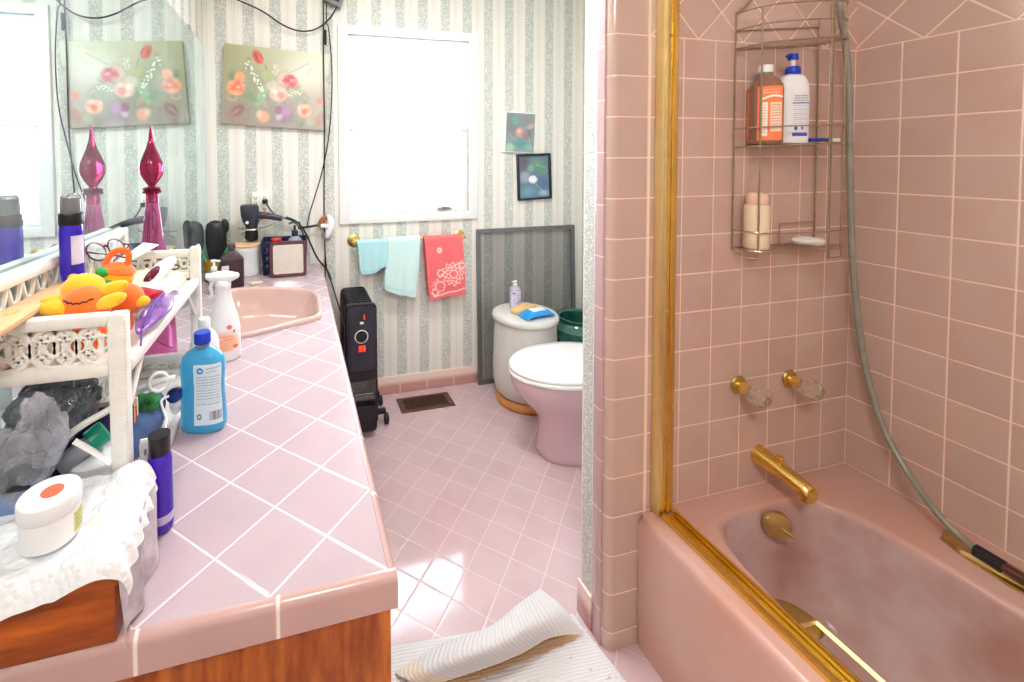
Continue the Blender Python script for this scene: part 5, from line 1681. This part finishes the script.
# tall cranberry decanter
c = Vector((.070, .318, ZC))
gd = thing('glass_decanter', 'tall cranberry glass decanter with teardrop stopper standing behind the wicker shelf', 'decanter', c)
MB().lathe([(.046, .001), (.052, .004), (.053, .02), (.050, .12), (.046, .20), (.036, .30), (.027, .36), (.021, .42), (.0165, .46), (.016, .487), (.001, .487)], c, 48).build('body', M['cranberry'], gd)
MB().lathe([(.0165, .487), (.0225, .489), (.0235, .493), (.0205, .496), (.0235, .4985), (.0225, .503), (.0165, .505), (.001, .505)], c, 40).build('lip', M['cranberry_dark'], gd)
st_ = MB().lathe([(.0095, .5055), (.010, .510), (.0125, .514), (.020, .525), (.0275, .540), (.0300, .555), (.0275, .572), (.0195, .592), (.0115, .612), (.0065, .632), (.0035, .655), (.001, .672)], c, 40).build('stopper', M['cranberry_dark'], gd)
MB().lathe([(.010, .462), (.012, .500), (.001, .505)], c, 24).build('stopper_plug', M['cranberry_dark'], gd)

# far end of the counter
c = Vector((.158, 1.105, ZC))
pb = thing('brown_bottle', 'dark brown square-shouldered bottle with a dark cap behind the spray bottle', 'bottle', c)
MB().lathe([(.96, .001), (1, .006), (1, .125), (.96, .132), (.34, .165), (.30, .168), (.001, .168)], c, 48, sx=.050, sy=.036, rot=.25, n=6).build('body', M['brown_bottle'], pb)
MB().lathe([(.0165, .168), (.0175, .170), (.0175, .193), (.015, .196), (.001, .196)], c, 24).build('cap', pm('dark brown cap', (70, 58, 62), .45), pb)
c_pb = c.copy()
painted('label', Img(20, 40, (226, 214, 232)).text_lines(.1, .9, (.2, .4, .6), (150, 140, 170), .04, 3).a, lambda u, v: c_pb + Matrix.Rotation(.25, 3, 'Z') @ Vector((-.046 + u * .030, -.0366, .105 - v * .075)), M['print'], pb)
c = Vector((.198, 1.318, ZC))
cn = thing('white_canister', 'round white canister with tan lid between brown bottle and navy basket', 'canister', c)
MB().lathe([(.064, .001), (.067, .005), (.068, .02), (.068, .118), (.069, .120), (.069, .140), (.066, .143), (.001, .143)], c, 44).build('body', M['white_plastic'], cn)
MB().lathe([(.070, .1435), (.071, .146), (.071, .152), (.068, .155), (.001, .156)], c, 44).build('lid', M['tan_wood'], cn)
sv = thing('soap_sliver', 'flat pale soap piece on the counter in front of the white canister', 'soap', (.265, 1.12, ZC))
MB().box((-.028, -.016, .0006), (.028, .016, .010), .004).xf(Matrix.Translation((.262, 1.115, ZC)) @ Matrix.Rotation(.3, 4, 'Z')).build('piece', pm('cream soap', (226, 210, 190), .4), sv)

bk = thing('navy_basket', 'small navy plastic basket behind the maroon framed mirror on the counter', 'basket', (.385, 1.30, ZC))
x0, x1, y0, y1 = .285, .485, 1.255, 1.385
mb = MB()
mb.box((x0, y0, ZC + .001), (x1, y1, ZC + .006), .002)
for k in range(4):
    z = ZC + .03 + k * .042
    e_ = .002 + .003 * k
    for (a, b_) in (((x0 - e_, y0 - e_), (x1 + e_, y0 - e_ + .004)), ((x0 - e_, y1 + e_ - .004), (x1 + e_, y1 + e_)), ((x0 - e_, y0 - e_ + .004), (x0 - e_ + .004, y1 + e_ - .004)), ((x1 + e_ - .004, y0 - e_ + .004), (x1 + e_, y1 + e_ - .004))):
        mb.box((*a, z - (.006 if k < 3 else .012)), (*b_, z + (.006 if k < 3 else .014)), .001)
for k in range(9):
    x = x0 + (x1 - x0) * k / 8
    mb.tube([(x, y0 + .001, ZC + .002), (x, y0 - .009, ZC + .16)], .0042, 6).tube([(x, y1 - .001, ZC + .002), (x, y1 + .009, ZC + .16)], .0042, 6)
for k in range(6):
    y = y0 + (y1 - y0) * k / 5
    mb.tube([(x0 + .001, y, ZC + .002), (x0 - .009, y, ZC + .16)], .0042, 6).tube([(x1 - .001, y, ZC + .002), (x1 + .009, y, ZC + .16)], .0042, 6)
mb.build('weave', M['navy'], bk)
c = Vector((.437, 1.335, ZC + .007))
pu_ = thing('pump_bottle', 'cloudy grey-blue pump bottle with dark pump standing in the navy basket', 'bottle', c)
MB().lathe([(.032, .001), (.036, .005), (.037, .02), (.037, .135), (.033, .155), (.018, .170), (.014, .173), (.001, .173)], c, 36).build('body', M['frosted'], pu_)
MB().lathe([(.016, .172), (.0165, .175), (.0165, .200), (.007, .203), (.006, .228), (.001, .228)], c, 24).tube([c + Vector((-.030, 0, .236)), c + Vector((-.008, 0, .242)), c + Vector((.028, 0, .240))], .0075, 12, 5, flat=.7).build('pump', M['dryer'], pu_)
MB().lathe([(.001, 0)] if 0 else [(.0375, .050), (.0378, .052), (.0378, .115), (.0375, .117)], c, 36).build('label_band', pm('pale label', (190, 200, 216), .4), pu_)
c = Vector((.345, 1.315, ZC + .007))
rc_ = thing('red_cap_bottle', 'bottle with a bright red cap standing in the navy basket', 'bottle', c)
MB().lathe([(.020, .001), (.024, .004), (.024, .12), (.018, .14), (.001, .14)], c, 28).build('body', M['navy'], rc_)
MB().lathe([(.026, .1405), (.027, .142), (.027, .164), (.024, .167), (.001, .167)], c, 28).build('cap', M['red_plastic'], rc_)
hm = thing('vanity_mirror', 'small rectangular mirror in a maroon frame leaning on the navy basket', 'mirror', (.405, 1.215, ZC))
mm = Matrix.Translation((.405, 1.200, ZC + .001)) @ Matrix.Rotation(.03, 4, 'Z') @ Matrix.Rotation(-.16, 4, 'X')
outer = round_poly([(-.088, 0), (.088, 0), (.088, .172), (-.088, .172)], .018, 6)
inner = round_poly([(-.072, .016), (.072, .016), (.072, .156), (-.072, .156)], .010, 6)
rings = [[Vector((p[0], .010, p[1])) for p in outer], [Vector((p[0], -.002, p[1])) for p in outer], [Vector((p[0] * .985, -.005, .086 + (p[1] - .086) * .985)) for p in outer], [Vector((p[0], -.005, p[1])) for p in inner], [Vector((p[0], -.001, p[1])) for p in inner]]
MB().loft(rings, cap1=False).xf(mm).build('frame', M['maroon'], hm)
mb = MB(); mb.prism([(p[0], p[1]) for p in inner], -.0012, .002, axis=1)
mb.xf(mm).build('glass', M['hand_mirror'], hm, smooth=False)

# brushes near the corner
hb2 = thing('hairbrush_caddy', 'black hairbrush and comb case standing upright in the corner by the mirror', 'hairbrush', (.052, 1.34, ZC))
M['brush'] = pm('black brush plastic', (30, 34, 36), .3, var=.2)
rings = []
for z, w_, d_ in ((.001, .030, .018), (.01, .034, .020), (.10, .036, .020), (.16, .046, .022), (.22, .048, .022), (.255, .040, .018), (.27, .022, .010), (.274, .004, .003)):
    rings.append([(.050 + w_ * math.cos(a), 1.345 + d_ * math.sin(a), ZC + z) for a in np.linspace(0, 2 * PI, 33)[:-1]])
MB().loft(rings).build('case', M['brush'], hb2)
MB().ell((.088, 1.385, ZC + .235), (.022, .012, .040), 20).cyl((.088, 1.385, ZC + .002), (.088, 1.385, ZC + .21), .010).build('brush', M['brush'], hb2)
ccp = Vector((.052, 1.215, ZC))
bc = thing('toothbrush_cup', 'small amber tumbler beside the brown bottle', 'cup', ccp)
MB().lathe([(.026, .001), (.029, .004), (.033, .10), (.031, .10), (.027, .008), (.001, .007)], ccp, 32).build('tumbler', glassy('amber plastic', (206, 160, 40), .12, .5), bc)
for q, (dx, top, col_) in enumerate(((-.012, (-.050, -.02, .185), 'green_plastic'), (.012, (.110, .06, .235), 'teal_plastic'))):
    tb_ = thing('toothbrush', ('bright green toothbrush leaning left out of the amber tumbler', 'green toothbrush leaning right out of the amber tumbler')[q], 'toothbrush', ccp + Vector((dx, 0, .008)), 'toothbrushes')
    a_, b__ = ccp + Vector((dx * -.6, .004 - q * .01, .012)), ccp + Vector(top) * (.62 if q else .9)
    MB().tube([a_, a_.lerp(b__, .5), b__], .0042, 10).build('handle', M['green_plastic'], tb_)
    MB().tube([b__, b__.lerp(a_, -.12)], .0055, 8).build('bristles', M['white_plastic'], tb_)
c = Vector((.098, 1.02, ZC))
sp_ = thing('soap_pump', 'small clear soap pump bottle standing next to the brown bottle', 'bottle', c)
MB().lathe([(.022, .001), (.025, .004), (.025, .08), (.020, .095), (.011, .101), (.001, .101)], c, 28).build('body', M['clear_plastic'], sp_)
MB().lathe([(.012, .1012), (.012, .115), (.005, .117), (.0045, .138), (.001, .138)], c, 20).tube([c + Vector((-.012, 0, .140)), c + Vector((0, 0, .142)), c + Vector((.026, -.004, .138))], .005, 10).build('pump', M['white_plastic'], sp_)

# ================================================================== SHOWER CADDY
zb, zm, zt = 1.105, 1.395, 1.672
A_, B_, D_, E_, C_ = (1.668, -.006), (1.684, -.066), (1.886, -.100), (1.992, -.068), (1.986, -.006)
sc = thing('shower_caddy', 'bronzed wire three-tier caddy hanging on the pink tiled shower wall', 'shower caddy', (1.83, -.05, zb))
W_ = .0024
tilt = lambda z, x: z + (.10 if z > 1.6 else (.03 if z > 1.3 else 0)) * (x - 1.668)


def bow(z):
    return [Vector((p.x, p.y, tilt(z, p.x))) for p in spline([(*A_, z), (1.668, -.035, z), (*B_, z), (1.725, -.089, z), (1.80, -.098, z), (*D_, z), (1.955, -.092, z), (*E_, z)], 6)]


for (p, z0, z1) in ((A_, zb - .006, 1.772), (B_, zb - .02, 1.775), (D_, zb - .022, 1.80), (E_, zb - .012, 1.80), (C_, zb, 1.78)):
    MB().cyl((*p, z0), (*p, z1), W_, seg=8).build('upright', M['chrome_brown'], sc)
MB().tube([(1.90, -.096, zb - .02), (1.90, -.096, 1.80)], .0022, 8).build('upright', M['chrome_brown'], sc)
for z, nm in ((zb, 'lower_shelf'), (zm, 'middle_shelf'), (zt, 'top_shelf')):
    mb = MB().tube(bow(z), W_, 8).tube([(*A_, tilt(z, A_[0])), (*C_, tilt(z, C_[0]))], W_, 8).tube([(*C_, tilt(z, C_[0])), (*E_, tilt(z, E_[0]))], W_, 8)
    for k in range(1, 4 if z == zt else 6):
        t_ = k / (4 if z == zt else 6)
        y = -.006 - .084 * t_
        xl = np.interp(-y, [.006, .066, .10], [1.668, 1.684, 1.886]); xr = np.interp(-y, [.006, .068, .10], [1.986, 1.992, 1.886])
        mb.tube([(xl, y, tilt(z, xl)), (xr, y, tilt(z, xr))], .0014, 6)
    sh_ = mb.build(nm, M['chrome_brown'], sc)
    zr = z + (.052 if z > 1.2 else .052)
    mb = MB().tube(bow(zr), W_ * .85, 8)
    if z == zt: mb.tube(bow(z + .10), W_ * .85, 8)
    mb.tube([(*A_, tilt(zr, A_[0])), (*C_, tilt(zr, C_[0]))] if z == zt else [(1.84, -.010, z), (1.84, -.010, zr + .01), (1.985, -.010, zr + .012)], W_ * .8, 8, 0)
    mb.build('guard_rail', M['chrome_brown'], sh_)
MB().tube([(*A_, 1.772), (1.70, -.012, 1.80), (1.745, -.020, 1.86), (1.79, -.03, 1.95)], .0035, 8, 5).build('hanger', M['chrome_brown'], sc)
mb = MB()
mb.tube([(1.668, -.02, zb - .012), (1.668, -.05, zb - .02), (*B_, zb - .02)], W_, 8, 4).tube([(*D_, zb - .022), (1.94, -.10, zb - .022), (*E_, zb - .012)], W_, 8, 4)
mb.build('foot_loop', M['chrome_brown'], sc)

# orange soap bottle
c = Vector((1.727, -.0445, zm + .0035 + .003))
ob = thing('orange_soap_bottle', 'clear bottle with bright orange label and white cap on the middle caddy shelf', 'bottle', c)
R0 = .0352
rt_ = -.61
ob_prof = [(.93, .001), (1, .006), (1, .150), (.95, .163), (.75, .178), (.46, .188), (.36, .192), (.001, .192)]
MB().lathe(ob_prof, c, 56, sx=R0, sy=R0, rot=rt_, n=4.5).build('body', M['amber'], ob)
MB().lathe([(.0135, .190), (.0135, .199), (.001, .199)], c, 24).build('neck', M['clear_plastic'], ob)
MB().lathe([(.0155, .199), (.0165, .200), (.0165, .218), (.0155, .220), (.001, .2205)], c, 32).build('cap', M['white_plastic'], ob)


def sq_point(c, R, rot, n, a, z, k=1.012):
    cc_, ss_ = math.cos(a), math.sin(a)
    q = (abs(cc_) ** n + abs(ss_) ** n) ** (-1 / n)
    x_, y_ = R * k * cc_ * q, R * k * ss_ * q
    return (c.x + x_ * math.cos(rot) - y_ * math.sin(rot), c.y + x_ * math.sin(rot) + y_ * math.cos(rot), c.z + z)


c_ob = c.copy()
im = Img(80, 110, (247, 128, 62))
for k in range(60):
    t_ = k / 59; im.ell(.10 + t_ * .9, .25 - .07 * math.sin(t_ * PI * .8), .05, .022, (252, 244, 236), 0, .4)
im.rect(.10, .30, .38, .92, (250, 236, 224)).rect(.50, .30, .96, .84, (248, 214, 192)).text_lines(.54, .92, [.34 + k * .05 for k in range(9)], (206, 120, 84), .018, 3).text_lines(.14, .34, [.34 + k * .05 for k in range(11)], (214, 140, 104), .016, 4).text_lines(.2, .9, (.06, .11), (250, 210, 180), .02, 5)
painted('label', im.a, lambda u, v: sq_point(c_ob, R0, rt_, 4.5, -PI / 2 + (u - .5) * 1.42, .158 - v * .148), M['print'], ob)
painted('label', Img(20, 60, (246, 112, 46)).text_lines(.1, .9, [.1 + k * .06 for k in range(14)], (250, 190, 150), .02, 9).a, lambda u, v: sq_point(c_ob, R0, rt_, 4.5, -PI - .62 + .55 - u * .55, .158 - v * .148), M['print'], ob)

# white lotion bottle with blue pump
c = Vector((1.813, -.054, zm + .0035 + .005))
wl = thing('lotion_pump_bottle', 'white lotion bottle with royal blue pump on the middle caddy shelf', 'bottle', c)
MB().lathe([(.93, .001), (1, .006), (1.02, .09), (1.0, .150), (.93, .172), (.72, .188), (.42, .195), (.001, .196)], c, 52, sx=.0365, sy=.024, rot=-.45, n=2.6).build('body', M['white_plastic'], wl)
MB().lathe([(.0165, .1955), (.0175, .198), (.0175, .210), (.014, .216), (.001, .216)], c, 32).build('collar', M['blue_cap'], wl)
MB().lathe([(.0055, .216), (.0055, .236), (.001, .236)], c, 16).build('pump_stem', M['white_plastic'], wl)
MB().lathe([(.012, .235), (.0125, .237), (.0115, .252), (.001, .253)], c, 28).tube([c + Vector((0, 0, .247)), c + Vector((-.018, -.004, .247)), c + Vector((-.034, -.008, .241))], .0062, 12, 4, taper=lambda t: 1 - .35 * t).build('pump_head', M['blue_cap'], wl)
im = Img(60, 100, (236, 238, 242))
im.text_lines(.15, .85, (.06, .11, .16), (110, 120, 160), .025, 2).rect(.05, .22, .95, .245, (50, 70, 170)).text_lines(.1, .95, [.28 + k * .045 for k in range(10)], (150, 158, 190), .016, 6).ell(.22, .80, .10, .06, (80, 90, 130), 0, .3).ell(.55, .80, .08, .05, (110, 120, 150), 0, .4).rect(.05, .90, .85, .98, (30, 60, 190))


c_wl = c.copy()


def wl_label(u, v):
    a = -PI / 2 + (u - .30) * 1.25
    z = .140 - v * .122
    cc_, ss_ = math.cos(a), math.sin(a)
    q = (abs(cc_) ** 2.6 + abs(ss_) ** 2.6) ** (-1 / 2.6)
    s_ = float(np.interp(z, [.006, .09, .15], [1, 1.02, 1.0])) * 1.012
    x_, y_ = .0365 * s_ * cc_ * q, .024 * s_ * ss_ * q
    return (c_wl.x + x_ * math.cos(-.45) - y_ * math.sin(-.45), c_wl.y + x_ * math.sin(-.45) + y_ * math.cos(-.45), c_wl.z + z)


painted('label', im.a, wl_label, M['print'], wl)
c = Vector((1.922, -.052, zm + .0035 + .009))
rz2 = thing('blue_razor', 'blue razor lying flat on the right of the middle caddy shelf', 'razor', c)
MB().tube([c + Vector((-.055, -.01, .006)), c + Vector((-.01, -.006, .007)), c + Vector((.045, .004, .007))], .0055, 10, 5).build('handle', M['blue_cap'], rz2)
MB().box((c.x + .042, c.y - .018, c.z + .001), (c.x + .056, c.y + .024, c.z + .011), .002).build('head', M['white_plastic'], rz2)

# lower shelf: cream bottle, soap bar
c = Vector((1.708, -.042, zb + .003))
cb2 = thing('cream_bottle', 'cream shampoo bottle with rounded cap on the lower caddy shelf', 'bottle', c)
MB().lathe([(.027, .001), (.0295, .005), (.0295, .055), (.0290, .060), (.0295, .065), (.0295, .118), (.028, .123), (.0245, .125), (.001, .125)], c, 44).build('body', M['cream_plastic'], cb2)
MB().lathe([(.0235, .1252), (.025, .127), (.025, .148), (.0235, .154), (.019, .157), (.001, .158)], c, 40).build('cap', pm('pale peach cap', (244, 206, 178), .4), cb2)
c = Vector((1.893, -.055, zb + .0035))
sb2 = thing('soap_bar', 'worn white bar of soap lying on the lower caddy shelf', 'soap', c)
MB().ell((0, 0, 0), (.056, .026, .013), 32).xf(Matrix.Translation(c + Vector((0, 0, .0135))) @ Matrix.Rotation(.06, 4, 'Y') @ Matrix.Rotation(-.1, 4, 'Z')).noise(.003, 25).build('bar', M['soap'], sb2)

# ================================================================== LIGHT
w = bpy.data.worlds.new('daylight'); SC.world = w; w.use_nodes = True
bg = w.node_tree.nodes['Background']
bg.inputs[0].default_value = (.82, .92, 1.0, 1); bg.inputs[1].default_value = 22.0


def area(name, loc, target, sx, sy, power, col, portal=False, spread=None):
    l = bpy.data.lights.new(name, 'AREA'); l.shape = 'RECTANGLE'; l.size = sx; l.size_y = sy
    l.energy = power; l.color = col
    if spread: l.spread = math.radians(spread)
    if portal: l.cycles.is_portal = True
    o = link(bpy.data.objects.new(name, l)); o.location = loc
    d = Vector(target) - Vector(loc)
    o.rotation_euler = d.to_track_quat('-Z', 'Y').to_euler()
    return o


area('window_daylight', (1.09, YW + .12, 1.55), (1.09, 0, 1.55), .8, 1.1, 1, (1, 1, 1), portal=True)
area('ceiling_fill', (.95, .35, 2.42), (.95, .35, 0), .35, .35, 19, (.97, .98, 1))  # added overhead fill light
area('rear_fill', (.55, -1.45, 2.42), (1.7, -.5, .6), .5, .5, 34, (1, .97, .92))  # added fill light behind the camera, not a known fitting
area('vanity_lamp', (.15, .42, 2.29), (2.1, -.2, .9), .1, 1.2, 12, (1, .97, .93))  # boosts the unseen vanity bar to brighten the tub side wall
SC.view_settings.view_transform = 'Standard'
SC.view_settings.look = 'None'
SC.view_settings.exposure = 0.06
SC.view_settings.gamma = 1.0
SC.view_settings.use_curve_mapping = False
SC.cycles.use_denoising = True
SC.cycles.max_bounces = 10
SC.cycles.diffuse_bounces = 6
SC.cycles.glossy_bounces = 6
SC.cycles.transparent_max_bounces = 16
SC.cycles.sample_clamp_indirect = 6
SC.cycles.caustics_reflective = True
SC.cycles.caustics_refractive = False
